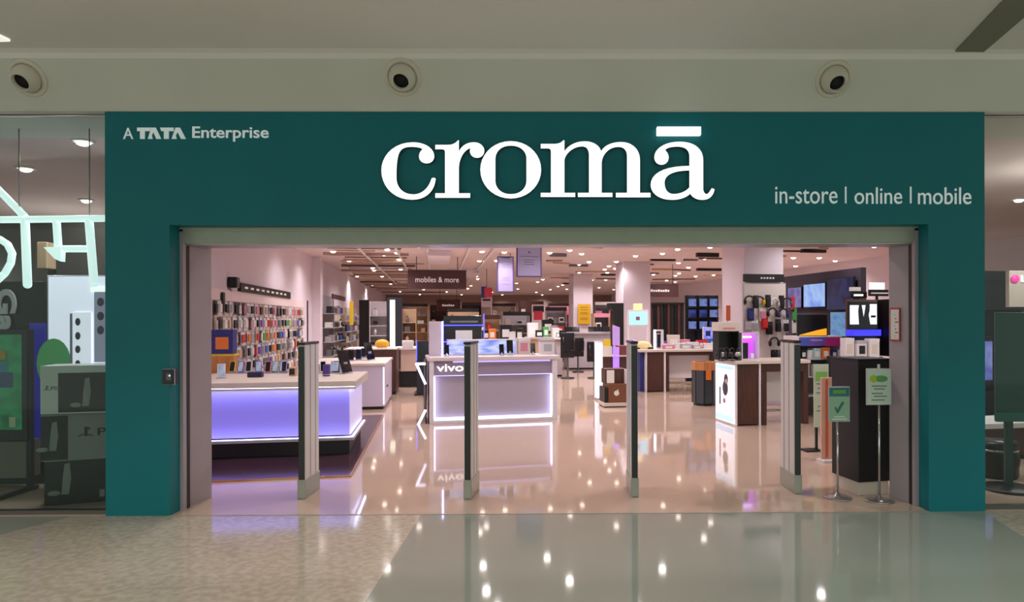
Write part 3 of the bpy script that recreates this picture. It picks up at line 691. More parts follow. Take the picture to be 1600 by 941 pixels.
def make_phone_stand(label, group):
    t = thing('phone_stand', label, 'phone', (0, 0, 0), 0, group)
    T = Matrix.Translation((0, 0, .03)) @ Matrix.Rotation(math.radians(-14), 4, 'X')
    MB().box(-.042, .042, -.006, .006, 0, .175, .004, T).build('phone', BLACK, t)
    MB().box(-.038, .038, -.0075, -.0055, .006, .169, 0, T).build('phone_screen', SCREEN, t)
    MB().lathe([(.05, 0), (.05, .01), (.02, .016), (.014, .05), (.0001, .05)], 18).cyl((0, .0, .04), (0, .03, .10), .01, n=10).build('stand', SILV, t)
    return t
PHN = make_phone_stand('black phone on a small stand, leftmost on the lettered counter beside the light column', 'phones on the lettered counter')
PHN.location = vloc(698, .22); PHN.rotation_euler[2] = VR
for px, dy, s, lab in ((784, .2, 1.0, 'small black phone on a stand before the right half of the blue lightbox'), (797, .28, 1.35, 'largest dark phone on a stand before the right end of the blue lightbox'),
                    (833, .26, 1.05, 'black phone on a stand right of the blue lightbox')):
    o = dup(PHN, vloc(px, dy), VR, lab); o.scale = (s, s, s)
def carton(name, label, cat, loc, rz, w, dpt, h, material, flap=None, group=None, art=None):
    t = thing(name, label, cat, loc, rz, group)
    B('box', material, t, -w/2, w/2, 0, dpt, 0, h, .003)
    B('lid', flap or material, t, -w/2-.002, w/2+.002, -.002, dpt+.002, h*.82, h+.002, .002)
    B('art', art or PAPER, t, -w*.3, w*.3, -.0025, 0, h*.2, h*.7, 0)
    return t
q = vloc(819, .5); carton('phone_carton', 'pale box stacked between the phones on the right of the lettered counter', 'box', q, VR, m_(20, 12), .2, .30, OFFW, WHITE, None, PINK)
q = vloc(856, .4); carton('phone_carton', 'white ridged box on the right end of the lettered counter', 'box', q, VR, m_(22, 12), .24, .27, WHITE, GREYW, None, SILV)
# dark kiosk with blue neon behind the lettered counter
t, d = proot('display_kiosk', 'dark kiosk edged in blue neon behind the white lettered counter', 'kiosk', 692, 624)
d = (t.location-CP).dot(FW)
zz = lambda py: CAM_H-(py-500)*d/F_PX
B('cabinet', mat('midnight_laminate', (24, 24, 44), .3), t, 0, m_(66, d), 0, .9, 0, zz(533), .006); B('screen_panel', SCREEN, t, .02, m_(62, d), .3, .38, zz(533), zz(493), .006)
B('neon_edge', LEDB, t, 0, m_(66, d), .285, .3, zz(509), zz(507.5), 0); B('neon_edge', LEDB, t, m_(65, d), m_(66.5, d), .29, .32, zz(533), zz(490), 0); B('neon_edge', LEDB, t, 0, m_(66, d), -.004, .0, zz(535), zz(533), 0)
B('print', GREYD, t, m_(12, d), m_(56, d), .294, .3, zz(504), zz(501), 0)
t, d = proot('display_kiosk', 'dark kiosk with a glowing blue side edge at the left of the lettered counter', 'kiosk', 651, 618)
zz = lambda py: CAM_H-(py-500)*d/F_PX
B('cabinet', mat('midnight_laminate', (24, 24, 44), .3), t, 0, m_(30, d), 0, .6, 0, zz(563), .006); B('screen_panel', SCREEN, t, .01, m_(30, d), .1, .16, zz(563), zz(533), .004); B('neon_edge', LEDB, t, -.01, .012, .09, .12, zz(566), zz(532), 0); B('foot', BLACK, t, -.05, m_(30, d), -.05, .62, 0, .04, 0)
# ------------------------------------------------------------------ walnut counter with a lightbox end at the right
rc, d = proot('display_counter', 'walnut and white counter with a lit poster end, right of centre', 'counter', 1149.5, 666.5)
RZ = CAM_H-(565-500)*d/F_PX; wB = m_(42, d)
B('body', BROWN, rc, .03, wB-.015, .02, .78, .02, RZ-.06, .003)
for x in (.0, wB-.025): B('edge_trim', WHITE, rc, x, x+.032, 0, .8, 0, RZ-.05, .002)
B('counter_top', OFFW, rc, -.02, wB+.02, -.02, .82, RZ-.055, RZ, .006)
pl_ = mat('poster_white', (246, 246, 250), .35, emit=(236, 240, 255), es=.9)
B('lightbox_poster', pl_, rc, -.02, -.001, .03, .77, .03, RZ-.08, .002)
B('poster_band', mat('poster_sky', (176, 214, 246), .35, emit=(170, 210, 250), es=.9), rc, -.0225, -.0195, .04, .76, .05, .14, 0)
B('poster_band', mat('poster_sky', (176, 214, 246), .35, emit=(170, 210, 250), es=.9), rc, -.0225, -.0195, .04, .76, RZ-.16, RZ-.1, 0)
PF = mat('poster_figure', (70, 66, 84), .4); PS = mat('poster_skin', (206, 160, 150), .4, emit=(206, 160, 150), es=.4)
MB().sph((-.022, .33, RZ-.33), .08, .05, 1, 1.2).build('poster_print', PF, rc); MB().sph((-.022, .36, RZ-.48), .10, .05, 1.1, 1.3).build('poster_print', PF, rc)
MB().sph((-.024, .32, RZ-.35), .045, .05, 1, 1.3).build('poster_print', PS, rc); MB().sph((-.022, .40, .38), .05, .05, 1.2, .9).build('poster_print', PINK, rc); MB().box(-.0235, -.0195, .55, .6, .3, .6).build('poster_print', PF, rc)
dk = thing('display_desk', 'white panelled walnut desk running right from the lit poster counter', 'desk', rc.location, PH)
x0 = wB+.03; x1 = m_(125, d)
B('leg', BROWN, dk, x0, x0+.09, .02, .7, 0, RZ-.17, .003); B('leg', BROWN, dk, x1-.09, x1, .02, .7, 0, RZ-.17, .003)
B('apron', BROWN, dk, x0, x1, .02, .06, RZ-.19, RZ-.055, .003); B('modesty_panel', WHITE, dk, x0+.09, x1-.09, .3, .33, .36, RZ-.19, .002); B('desk_top', OFFW, dk, x0-.01, x1+.02, -.02, .82, RZ-.055, RZ, .006); B('back_rail', OFFW, dk, x0+.09, x1-.09, .5, .53, .15, .2, .002)
def onr(px, dy): 
    n = VV; q = at_pl(px, 560, rc.location+n*dy, n); return Vector((q.x, q.y, RZ))
q = onr(1139, .3); dq = (q-CP).dot(FW); w = m_(34, dq)
t = thing('display_box', 'black open product box under a cream header on the lit poster counter', 'display', q, PH)
h = m_(45, dq)
B('back', BLACK, t, -w/2, w/2, .22, .25, 0, h, .003); B('side', BLACK, t, -w/2, -w/2+.02, 0, .22, 0, h, .003); B('side', BLACK, t, w/2-.02, w/2, 0, .22, 0, h, .003); B('top', BLACK, t, -w/2, w/2, 0, .25, h-.02, h, .003); B('header', OFFW, t, -w/2-.01, w/2+.02, -.01, .27, h, h+m_(14, dq), .004); B('header_print', PINK, t, -w*.3, w*.3, -.013, -.01, h+.03, h+.06, 0)
q = onr(1173, .3); dq = (q-CP).dot(FW); w = m_(29, dq)
t = thing('display_case', 'small white-framed case glowing magenta on the lit poster counter', 'display', q, PH)
MG = mat('magenta_glow', (214, 120, 240), .4, emit=(190, 70, 235), es=1.0); h = m_(42, dq)
B('back', MG, t, -w/2, w/2, .2, .22, 0, h, .003)
for x in (-w/2, w/2-.015): B('side', WHITE, t, x, x+.015, 0, .2, 0, h, .002)
B('top', WHITE, t, -w/2, w/2, 0, .22, h-.015, h, .002); B('floor', WHITE, t, -w/2, w/2, 0, .22, 0, .012, .002); B('lamp', LEDW, t, -w*.3, w*.3, .16, .19, h-.09, h-.06, 0); B('phone', BLACK, t, -w*.42, -w*.02, .08, .1, .012, h*.62, .004); B('cup', PAPER, t, w*.12, w*.34, .08, .12, .012, .1, .01)
EAR = None
for i, (px, dy) in enumerate(((1127, .08), (1135, .16), (1144, .06), (1153, .12))):
    q = onr(px, dy)
    t = thing('headphone_stand', '%s black headphones on a stand in front of the black product box' % ('leftmost', 'second from left', 'third from left', 'rightmost')[i], 'headphones', q, PH+.3*i, 'headphones on the lit poster counter')
    MB().lathe([(.05, 0), (.05, .01), (.01, .016), (.008, .15), (.0001, .15)], 14).build('stand', CHAR, t)
    MB().tube([(.075*math.cos(a), 0, .13+.08*math.sin(a)) for a in [math.pi*k/8 for k in range(9)]], .009, 8).build('headband', BLACK, t)
    for sx in (-1, 1): MB().sph((sx*.075, 0, .105), .035, .55, 1, 1.15, 12).build('ear_cup', (BLACK, SILV)[i % 2], t)
# round bin kiosk with a wooden rim
t, d = proot('display_bin', 'many-sided dark glass bin with a honey wood rim left of the lit poster counter', 'bin', 1108, 635)
hz = CAM_H-(567-500)*d/F_PX; r = m_(19, d)
t.location = t.location + VV*r
def ngon(r_, n=8, o=.0): return [(r_*math.cos(2*math.pi*(k+.5)/n+o), r_*math.sin(2*math.pi*(k+.5)/n+o)) for k in range(n)]
MB().slab(ngon(r*.9), .0, .05).build('plinth', BLACK, t)
DG = mat('smoked_panel', (60, 66, 72), .2)
for k in range(8):
    a, b = ngon(r)[k], ngon(r)[(k+1) % 8]
    mx_, my_ = (a[0]+b[0])/2, (a[1]+b[1])/2; L_ = math.hypot(a[0]-b[0], a[1]-b[1]); an = math.atan2(b[1]-a[1], b[0]-a[0])
    T = Matrix.Translation((mx_, my_, 0)) @ Matrix.Rotation(an, 4, 'Z')
    MB().box(-L_/2+.012, L_/2-.012, 0, .012, .05, hz-.16, 0, T).build('glass_panel', DG, t); MB().box(-L_/2-.012, -L_/2+.012, -.006, .018, .05, hz-.16, .003, T).build('post', CHAR, t)
    MB().box(-L_/2, L_/2, -.01, .03, hz-.17, hz, .003, T).build('wood_rim', WOOD, t)
MB().slab(ngon(r*.96), hz-.2, hz-.18).build('shelf', CHAR, t)
B('price_tag', ORG, t, -.06, .05, -r-.0, -r+.08, hz-.36, hz-.16, .002)
# ------------------------------------------------------------------ longer walnut counter further back
fc, d = proot('display_counter', 'long walnut and white counter with a kneehole at mid distance, right of centre', 'counter', 1009, 613)
FZ = CAM_H-(547-500)*d/F_PX
B('body', BROWN, fc, .03, m_(30, d), .02, .9, .02, FZ-.06, .003); B('edge_trim', WHITE, fc, 0, .035, 0, .92, 0, FZ-.05, .002); B('edge_trim', WHITE, fc, m_(30, d), m_(33, d), 0, .92, 0, FZ-.05, .002)
B('side_box', NAVY, fc, -m_(7, d), -.01, .1, .9, 0, FZ-.06, .003); B('leg', BROWN, fc, m_(35, d), m_(39, d), .02, .8, 0, FZ-.06, .003); B('leg', BROWN, fc, m_(113, d), m_(117, d), .02, .8, 0, FZ-.06, .003)
B('apron', BROWN, fc, m_(33, d), m_(117, d), .02, .06, FZ-.15, FZ-.06, .003); B('modesty_panel', WHITE, fc, m_(39, d), m_(113, d), .3, .33, .30, FZ-.12, .002); B('foot_rail', OFFW, fc, m_(39, d), m_(113, d), .4, .44, .14, .2, .002)
B('counter_top', OFFW, fc, -m_(10, d), m_(120, d), -.03, 1.0, FZ-.06, FZ, .006)
FCD = d
def onf(px, dy): q = at_pl(px, 547, fc.location+VV*dy, VV); return Vector((q.x, q.y, FZ))
# products on the long counter
t = thing('display_stand', 'white framed upright stand with a dark phone on the long walnut counter', 'display', onf(1030, .3), PH); w = m_(15, FCD); h = m_(31, FCD)
for x in (-w/2, w/2-.035): B('frame_side', LEDW if x < 0 else WHITE, t, x, x+.035, 0, .1, 0, h, .003)
B('frame_top', WHITE, t, -w/2, w/2, 0, .1, h-.04, h, .003); B('phone', SILV, t, -w*.22, w*.25, .04, .06, .02, h*.8, .004); B('phone_screen', SCREEN, t, -w*.18, w*.21, .036, .04, .04, h*.76, 0)
t = thing('speaker', 'small violet lit ball speaker on the left of the long walnut counter', 'speaker', onf(989, .5), PH)
MB().sph((0, 0, .13), .11, 1, 1, 1, 18).build('ball', mat('violet_ball', (170, 140, 240), .3, emit=(150, 110, 255), es=.7), t); MB().lathe([(.08, 0), (.07, .03), (.05, .04)], 16).build('base', SILV, t)
t = thing('gift_hamper', 'cream domed pack on a dark tray on the long walnut counter', 'pack', onf(1006, .3), PH)
MB().sph((0, .1, .06), .2, 1.2, .6, .7, 16).build('dome', mat('cream_pack', (226, 206, 150), .5), t); B('tray', BLACK, t, -.26, .26, 0, .22, 0, .045, .01)
CK = [('white', WHITE), ('rose', PINK), ('grey', GREYW), ('silver', SILV), ('cream', OFFW), ('tan', TAN)]
i = 0
for px, dy, kind, w, h, mk in ((1045, .2, 'rose', .28, .10, PINK), (1053, .5, 'cream', .30, .34, OFFW), (1062, .25, 'white', .26, .14, WHITE), (1072, .2, 'silver', .3, .12, SILV), (1070, .6, 'rose', .28, .22, PINK), (1083, .3, 'white', .3, .16, WHITE),
                           (1090, .15, 'grey', .22, .09, GREYW), (1098, .4, 'red', .26, .2, RED), (1109, .25, 'white', .3, .13, WHITE), (1115, .5, 'blue', .24, .24, BLUE), (1040, .6, 'violet', .4, .18, PURP)):
    i += 1; carton('product_carton', '%s carton, %s along the top of the long walnut counter' % (kind, ORD[i]), 'box', onf(px, dy), PH+random.uniform(-.2, .2), w, .16, h, mk, None, 'cartons on the long walnut counter')
t = thing('monitor', 'blue lit monitor at the right end of the long walnut counter', 'monitor', onf(1109, .7), PH); w = m_(24, FCD); h = m_(20, FCD)
B('bezel', WHITE, t, -w/2, w/2, 0, .04, .22, .22+h, .006); B('screen', ramp_screen('monitor_blue', (120, 110, 240), (180, 180, 255), (90, 110, 230), .9, (1, 1, 1), 2.2), t, -w/2+.02, w/2-.02, -.003, 0, .24, .2+h, 0); B('icon', NAVY, t, -w*.3, w*.05, -.006, -.003, .3, .22+h*.7, 0); B('stand', SILV, t, -.04, .04, .02, .05, 0, .24, 0); B('foot', SILV, t, -.12, .12, -.05, .1, 0, .01, 0)
# self-service screen behind the long counter
t, d = proot('screen_kiosk', 'white framed kiosk with a pale blue screen and yellow top card behind the long counter', 'kiosk', 998, 598)
zz = lambda py: CAM_H-(py-500)*d/F_PX; xx = lambda px: m_(px-998, d)
B('screen_housing', WHITE, t, xx(981), xx(1014), 0, .06, zz(510), zz(485), .006); B('screen', mat('pale_cyan_screen', (150, 214, 240), .3, emit=(150, 214, 244), es=.85), t, xx(983), xx(1012), -.004, 0, zz(508), zz(487.5), 0)
B('code_block', mat('maroon_print', (140, 86, 100), .5), t, xx(993.5), xx(1000), -.007, -.004, zz(501), zz(495), 0); B('top_card', mat('butter_card', (244, 226, 160), .5, emit=(244, 226, 160), es=.5), t, xx(990), xx(1004), .0, .02, zz(485), zz(475), .002)
for a in (981, 1012): B('post', WHITE, t, xx(a), xx(a)+.05, .01, .06, 0, zz(508), .003)
B('shelf', WHITE, t, xx(981), xx(1015), -.1, .3, zz(540), zz(538), .003); B('base', WHITE, t, xx(980), xx(1016), -.15, .4, 0, .06, .004)
# ------------------------------------------------------------------ cluster of small stands left of it
t, d = proot('light_pillar', 'slim glowing white pillar at the left of the walnut crate stand', 'display', 934, 626)
zz = lambda py: CAM_H-(py-500)*d/F_PX
B('body', mat('glow_white', (232, 238, 250), .4, emit=(222, 232, 255), es=.85), t, 0, m_(8, d), 0, .3, .05, zz(536), .006); B('base', SILV, t, -.02, m_(9, d), -.02, .33, 0, .05, .003); B('cap', WHITE, t, -.01, m_(8, d)+.01, -.01, .31, zz(536), zz(534), .003)
t, d = proot('crate_stand', 'walnut crate stand with a pale fruit mark on a cream plinth behind the third gate', 'stand', 945, 637)
zz = lambda py: CAM_H-(py-500)*d/F_PX; w = m_(36, d)
B('plinth', OFFW, t, -.02, w, -.02, .5, .02, .09, .004); B('kick', BLACK, t, 0, w-.02, 0, .48, 0, .02, 0)
B('crate', mat('cocoa_laminate', (120, 72, 48), .4), t, m_(6, d), w-.01, 0, .46, .09, zz(601), .004); B('side_niche', BLACK, t, 0, m_(6, d), .02, .46, .09, zz(606), .004); B('upper_crate', BROWN, t, m_(4, d), w-.01, .15, .5, zz(601), zz(578), .004)
mk = MB(); mk.sph((m_(19, d), -.004, .09+m_(15, d)), m_(4.4, d), 1, .06, .95, 14); mk.sph((m_(21, d), -.004, .09+m_(19.6, d)), m_(1.6, d), .6, .1, 1, 8); mk.build('emblem', PAPER, t)
B('price_card', PAPER, t, m_(3, d), m_(15, d), -.02, -.01, zz(599), zz(579), .002); B('rail', WHITE, t, w-.014, w+.0, -.01, .5, .09, zz(578), .002)
CS = (t, d, zz(578))
t, d = proot('display_pedestal', 'walnut pedestal with a violet lit side behind the crate stand', 'pedestal', 944, 621)
zz = lambda py: CAM_H-(py-500)*d/F_PX
B('body', BROWN, t, m_(0, d), m_(38, d), .05, .6, 0, zz(558), .003); B('light_panel', mat('violet_light', (170, 130, 250), .4, emit=(150, 104, 255), es=.9), t, m_(15, d), m_(25, d), .02, .05, zz(577), zz(543), .003); B('top', OFFW, t, -.02, m_(40, d), .0, .62, zz(558), zz(556), .003); B('riser', OFFW, t, 0, m_(14, d), .05, .4, zz(556), zz(542), .003); B('riser', mat('russet_laminate', (120, 62, 56), .4), t, m_(26, d), m_(38, d), .05, .4, zz(556), zz(541), .003)
B('cap_card', YEL, t, m_(1, d), m_(12, d), .08, .1, zz(542), zz(531), .002)
t, d = proot('display_pedestal', 'lilac slanted panel on a thin stand behind the walnut pedestal', 'stand', 958, 607)
zz = lambda py: CAM_H-(py-500)*d/F_PX
MB().prism([(0, zz(540)), (m_(11, d), zz(540)), (m_(11, d), zz(512)), (0, zz(508))], 0, .05).build('panel', mat('lilac_panel', (190, 160, 214), .4, emit=(170, 130, 220), es=.35), t); B('post', WHITE, t, .02, .07, .01, .05, 0, zz(540), 0); B('base', WHITE, t, -.05, m_(12, d), -.1, .2, 0, .03, .003)
t, d = proot('display_tower', 'tall black tower standing left of the screen kiosk', 'tower', 960, 588)
zz = lambda py: CAM_H-(py-500)*d/F_PX
MB().prism([(0, .05), (m_(15, d), .05), (m_(15, d), zz(474)), (-m_(6, d), zz(474)), (-m_(4, d), zz(484)), (0, zz(486))], 0, .5).build('body', BLACK, t); B('base', CHAR, t, -.05, m_(16, d), -.05, .55, 0, .05, .003); B('side_trim', STEEL, t, m_(15, d), m_(15, d)+.02, 0, .5, .05, zz(474), 0)
# ------------------------------------------------------------------ hanging signs and banners
def hanging(name, label, px0, py0, px1, py1, d, rz=PH, kind='board'):
    p0 = at_d(px0, py1, d); w = m_(px1-px0, d); h = m_(py1-py0, d)
    t = thing(name, label, 'hanging sign' if kind == 'board' else 'banner', p0, rz)
    top = Z_CEIL-p0.z
    if kind == 'board':
        B('board', MAROON, t, 0, w, 0, .07, 0, h, .006); B('top_edge', CHAR, t, -.01, w+.01, -.01, .08, h, h+.02, .002)
        for x in (w*.15, w*.85): MB().cyl((x, .035, h), (x, .035, top), .012, n=8).build('rod', CHAR, t)
    else:
        B('frame', mat('indigo_frame', (70, 62, 130), .35), t, 0, w, 0, .05, 0, h, .02)
        B('face', mat('banner_face', (140, 130, 164), .4, emit=(180, 170, 210), es=.15), t, .03, w-.03, -.006, .0, .03, h-.03, .002)
        for x in (w*.2, w*.8):
            if top > h+.02: MB().cyl((x, .025, h-.01), (x, .025, top), .008, n=6).build('cord', CHAR, t)
    return t, w, h
SOFTW = mat('soft_white_print', (206, 196, 192), .5, emit=(206, 196, 192), es=.35)
t, w, h = hanging('hanging_sign', 'larger brown hanging aisle sign with two words, left of centre', 637, 422.5, 728, 451.5, 20.9)
link('lettering', text_mesh('mobiles & more', w*.74, h*.30, .01, .006), SOFTW, t, (w*.13, -.008, h*.36))
def blur_print(t, w, h, n=7):
    bm = []
    for k in range(n):
        x = w*.24 + k*w*.52/n; B('print_mark', SOFTW, t, x, x+w*.40/n, -.008, -.001, h*.42, h*(.58 if k % 3 else .62), 0)
t, w, h = hanging('hanging_sign', 'small far brown hanging aisle sign below the larger one', 682, 469, 719, 486, 36); blur_print(t, w, h, 6)
t, w, h = hanging('hanging_sign', 'brown hanging aisle sign with one word, right of centre', 1003, 445, 1063, 464, 24); blur_print(t, w, h, 8)
DPR = mat('indigo_print', (120, 112, 160), .5)
t, w, h = hanging('phone_banner', 'narrow phone-shaped banner hanging from the shop ceiling', 777, 400.5, 803, 457, 20, PH, 'banner')
B('notch', mat('indigo_frame', (70, 62, 130), .35), t, w*.25, w*.75, -.009, -.004, h-.055, h-.028, .004)
for z in (.76, .70, .40, .34, .22): B('print_line', DPR, t, w*.3, w*.72, -.008, -.005, h*z-.008, h*z+.008, 0)
t, w, h = hanging('tablet_banner', 'wide tablet-shaped banner hanging beside the phone-shaped banner', 807, 381, 847, 433, 16.5, PH, 'banner')
for z, a in ((.62, .16), (.52, .28), (.45, .32), (.38, .3)): B('print_line', GREYD, t, w*a, w*(1-a), -.008, -.005, h*z-.007, h*z+.007, 0)
B('print_line', GREYD, t, w*.47, w*.53, -.008, -.005, h*.72, h*.78, 0)
p0 = at_d(752, 480, 26); w, h = m_(17, 26), m_(32, 26)
t = thing('hanging_poster', 'small dark and red poster hanging over the far aisles near the centre', 'poster', p0, PH)
B('sheet', mat('pale_mauve_sheet', (196, 178, 190), .5), t, 0, w, 0, .02, 0, h, .003); B('dark_block', NAVY, t, 0, w*.5, -.006, -.001, h*.45, h, 0); B('red_block', mat('crimson_print', (206, 60, 84), .5), t, w*.3, w, -.008, -.003, h*.48, h*.95, 0); B('caption', CHAR, t, w*.12, w*.85, -.006, -.001, h*.3, h*.4, 0)
MB().cyl((w*.5, .01, h), (w*.5, .01, Z_CEIL-p0.z), .01, n=6).build('cord', CHAR, t)
p0 = at_d(903, 506.5, 28.93); w, h = m_(20, 29), m_(31, 29)
t = thing('wall_poster', 'mustard yellow poster on the far pillar right of centre', 'poster', (p0.x, p0.y, p0.z), PH)
B('sheet', mat('mustard_sheet', (206, 160, 24), .5), t, 0, w, 0, .015, 0, h, .002)
for z in (.84, .72, .58, .5, .3, .22): B('print_line', mat('umber_print', (150, 106, 20), .5), t, w*.2, w*.8, -.006, -.001, h*z-.014, h*z+.014, 0)
# ------------------------------------------------------------------ left pegboard wall
LWA = PH + math.pi/2       # local x runs into the shop along the left wall, local -y faces into the shop
def lwp(s, z=0.0, off=0.0): q = P_L+VV*s+UV_*off; return Vector((q.x, q.y, z))
def s_of(px): return (on_left(px, 500)-P_L).dot(VV)
S0, S1 = s_of(334), s_of(468)
t = thing('pegboard', 'pale pegboard wall hung with rows of small packs at the left', 'pegboard', lwp(S0-.6, 0, .005), LWA)
B('board', mat('blush_pegboard', (226, 206, 206), .6, vary=.05, vscale=20), t, 0, S1-S0+.9, -.035, 0, .5, 2.32, .004)
ROWZ = [2.02, 1.74, 1.46, 1.18, .92, .66]
for z in ROWZ: B('hook_rail', SILV, t, .05, S1-S0+.85, -.05, -.035, z+.09, z+.10, 0)
sa, sb_ = s_of(371), s_of(450)
t = thing('wall_header', 'dark header board above the left pegboard wall', 'sign', lwp(sa, 2.30, .01), LWA); B('board', CHAR, t, 0, sb_-sa, -.06, 0, .02, .19, .004)
for k in range(9): B('print_mark', SOFTW, t, .25+k*(sb_-sa-.6)/9, .25+k*(sb_-sa-.6)/9+.22, -.066, -.06, .085, .125, 0)
t = thing('wall_speaker', 'small dark speaker perched above the near end of the left pegboard wall', 'speaker', lwp(s_of(357), 2.36, .01), LWA); B('cabinet', BLACK, t, -.1, .12, -.16, 0, .0, .2, .02); MB().sph((0, -.16, .1), .06, 1, .3, 1, 12).build('cone', GREYD, t); B('bracket', SILV, t, -.03, .04, -.05, 0, -.06, .01, .003)
B('bar', BLACK, thing('tall_pack', 'long black pack hanging at the near end of the left pegboard wall', 'pack', lwp(s_of(342), 1.92, .05), LWA), -.06, .06, -.04, 0, 0, .34, .01)
def make_pack(w, h, label, group):
    t = thing('accessory_pack', label, 'pack', (0, 0, 0), 0, group)
    B('card', WHITE, t, -w/2, w/2, -.006, 0, -h, .0, 0); B('blister', SILV, t, -w*.36, w*.36, -.035, -.006, -h*.86, -h*.22, .008); B('hook', CHROME, t, -.006, .006, -.05, .03, -.012, -.002, 0)
    return t
PCOL = [('black', BLACK), ('grey', GREYD), ('silver', SILV), ('white', WHITE), ('red', RED), ('pink', PINK), ('green', GRN), ('blue', BLUE), ('orange', ORG), ('tan', TAN), ('violet', PURP)]
pk = {}
NPK = 0
for r, z in enumerate(ROWZ):
    s = S0-.15
    i = 0
    while s < S1+.1 and i < 28:
        i += 1
        wt = [7, 4, 4, 6, 2, 3, 1, 1, 1, 3, 1] if r not in (2,) else [5, 2, 3, 4, 3, 3, 1, 2, 3, 2, 2]
        cn, cm = random.choices(PCOL, wt)[0]; sz = random.choice((0, 0, 1, 2))
        lab = '%s pack, %s from left in %s row of the left pegboard' % (cn, ORD[i], ORD[r+1])
        w_, h_ = ((.19, .23), (.25, .24), (.14, .25))[sz]
        if sz not in pk: pk[sz] = make_pack(w_, h_, lab, 'accessory packs on the left pegboard'); o = pk[sz]
        else: o = dup(pk[sz], (0, 0, 0), None, lab)
        o.location = lwp(s, z+.085, .07); o.rotation_euler = (0, 0, LWA)
        for c in o.children:
            if c.name.startswith('blister'): override(c, cm)
            if c.name.startswith('card') and random.random() < .45: override(c, random.choice((cm, OFFW, GREYW, TAN)))
        s += w_ + random.choice((.05, .08, .12, .18)); NPK += 1
print('packs', NPK)
# ------------------------------------------------------------------ shelving beyond the pegboard, along the left wall and in the aisles
def gondola(name, label, loc, rz, w, dpt, h, nsh, body, hdr=None, back=None, sides=True):
    t = thing(name, label, 'shelving', loc, rz)
    B('back_panel', back or body, t, 0, w, dpt-.03, dpt, 0, h, .003)
    for x in (0, w-.03): B('side_panel', body, t, x, x+.03, 0 if sides else dpt-.06, dpt, 0, h, .003)
    B('base', CHAR, t, .03, w-.03, .02, dpt-.03, 0, .12, .003)
    for k in range(nsh): z = .14+k*(h-.3)/nsh; B('shelf', body, t, .03, w-.03, .0, dpt-.03, z-.025, z, .002)
    if hdr: B('header', hdr, t, 0, w, -.01, .02, h-.16, h, .003)
    return t
GDS = {}
def make_goods(k, label, group):
    t = thing(('product_carton', 'product_bottle', 'product_carton')[k], label, 'product', (0, 0, 0), 0, group)
    if k == 0: B('box', WHITE, t, -.11, .11, 0, .16, 0, .22, .004); B('art', SILV, t, -.08, .08, -.004, 0, .05, .17, 0)
    elif k == 1: MB().lathe([(.06, 0), (.068, .02), (.068, .16), (.03, .2), (.03, .24)], 12, Matrix.Translation((0, .08, 0))).build('body', WHITE, t); MB().lathe([(.034, .24), (.034, .27)], 10, Matrix.Translation((0, .08, 0))).build('lid', CHAR, t)
    else: B('box', WHITE, t, -.18, .18, 0, .2, 0, .17, .006); B('art', SILV, t, -.15, .02, -.004, 0, .04, .13, 0)
    return t
def fill(t, unit, w, h, nsh, wts, group, rows=None, step=(.34, .46)):
    n = 0
    for k in range(nsh):
        if rows and k not in rows: continue
        z = .14+k*(h-.3)/nsh; x = .2; i = 0
        while x < w-.18:
            i += 1; kind = random.choice((0, 0, 1, 2)); cn, cm = random.choices(PCOL, wts)[0]
            lab = '%s pack, %s from left on %s shelf up of the %s' % (cn, ORD[i], ORD[k+1], unit)
            if kind not in GDS: GDS[kind] = make_goods(kind, lab, group); o = GDS[kind]
            else: o = dup(GDS[kind], (0, 0, 0), None, lab, group)
            c, s = math.cos(t.rotation_euler.z), math.sin(t.rotation_euler.z); y = .04
            o.location = Vector((t.location.x+c*x-s*y, t.location.y+s*x+c*y, z)); o.rotation_euler = (0, 0, t.rotation_euler.z)
            q = o.children[0]; override(q, cm)
            for q in o.children[1:]: override(q, random.choice((PAPER, SILV, cm, GREYD)))
            x += random.uniform(*step); n += 1
    return n
DARKW = [9, 5, 2, 2, 1, 1, 0, 1, 0, 2, 1]
def lw_unit(s0, s1, label, unit, h, nsh, body, wts, hdr=None, rows=None, step=(.32, .42)):
    # stands on the left wall and faces the aisle
    t = gondola('wall_shelving', label, lwp(s0, 0, .48), LWA, s1-s0, .46, h, nsh, body, hdr, None, False)
    fill(t, unit, s1-s0, h, nsh, wts, 'goods on the %s' % unit, rows, step)
sA = s_of(491)+.45
lw_unit(sA, sA+3.2, 'wall shelving with black goods under a brown header, just past the left pillar', 'shelving past the left pillar', 2.62, 5, GREYW, DARKW, MAROON, (1, 2, 3, 4))
lw_unit(sA+3.35, sA+6.6, 'pale wall shelving in the middle of the left wall', 'middle left wall shelving', 2.3, 5, OFFW, [6, 4, 3, 4, 1, 1, 1, 3, 0, 3, 2], None, (1, 2, 3, 4))
lw_unit(sA+6.75, sA+10.6, 'pale wall shelving deepest along the left wall', 'deepest left wall shelving', 2.3, 5, OFFW, [6, 4, 3, 4, 2, 2, 1, 2, 1, 3, 1], None, (2, 3, 4), (.45, .6))
def fl(px, d, z=0.0): q = at_d(px, 500, d); return Vector((q.x, q.y, z))
def unit_px(px0, px1, pytop, d, label, unit, nsh, body, wts, hdr=None, rows=None, dpt=.5, back=None, step=(.36, .5)):
    h = CAM_H-(pytop-500)*d/F_PX; w = m_(px1-px0, d)
    t = gondola('gondola_shelf', label, fl(px0, d), PH, w, dpt, h, nsh, body, hdr, back)
    fill(t, unit, w, h, nsh, wts, 'goods on the %s' % unit, rows, step)
    return t
unit_px(577, 606, 470, 24.5, 'white shelf unit with small goods left of the lit dark tower', 'white unit by lit tower', 6, WHITE, [6, 4, 3, 3, 1, 1, 0, 0, 0, 2, 0], None, (2, 3, 4, 5), .5)
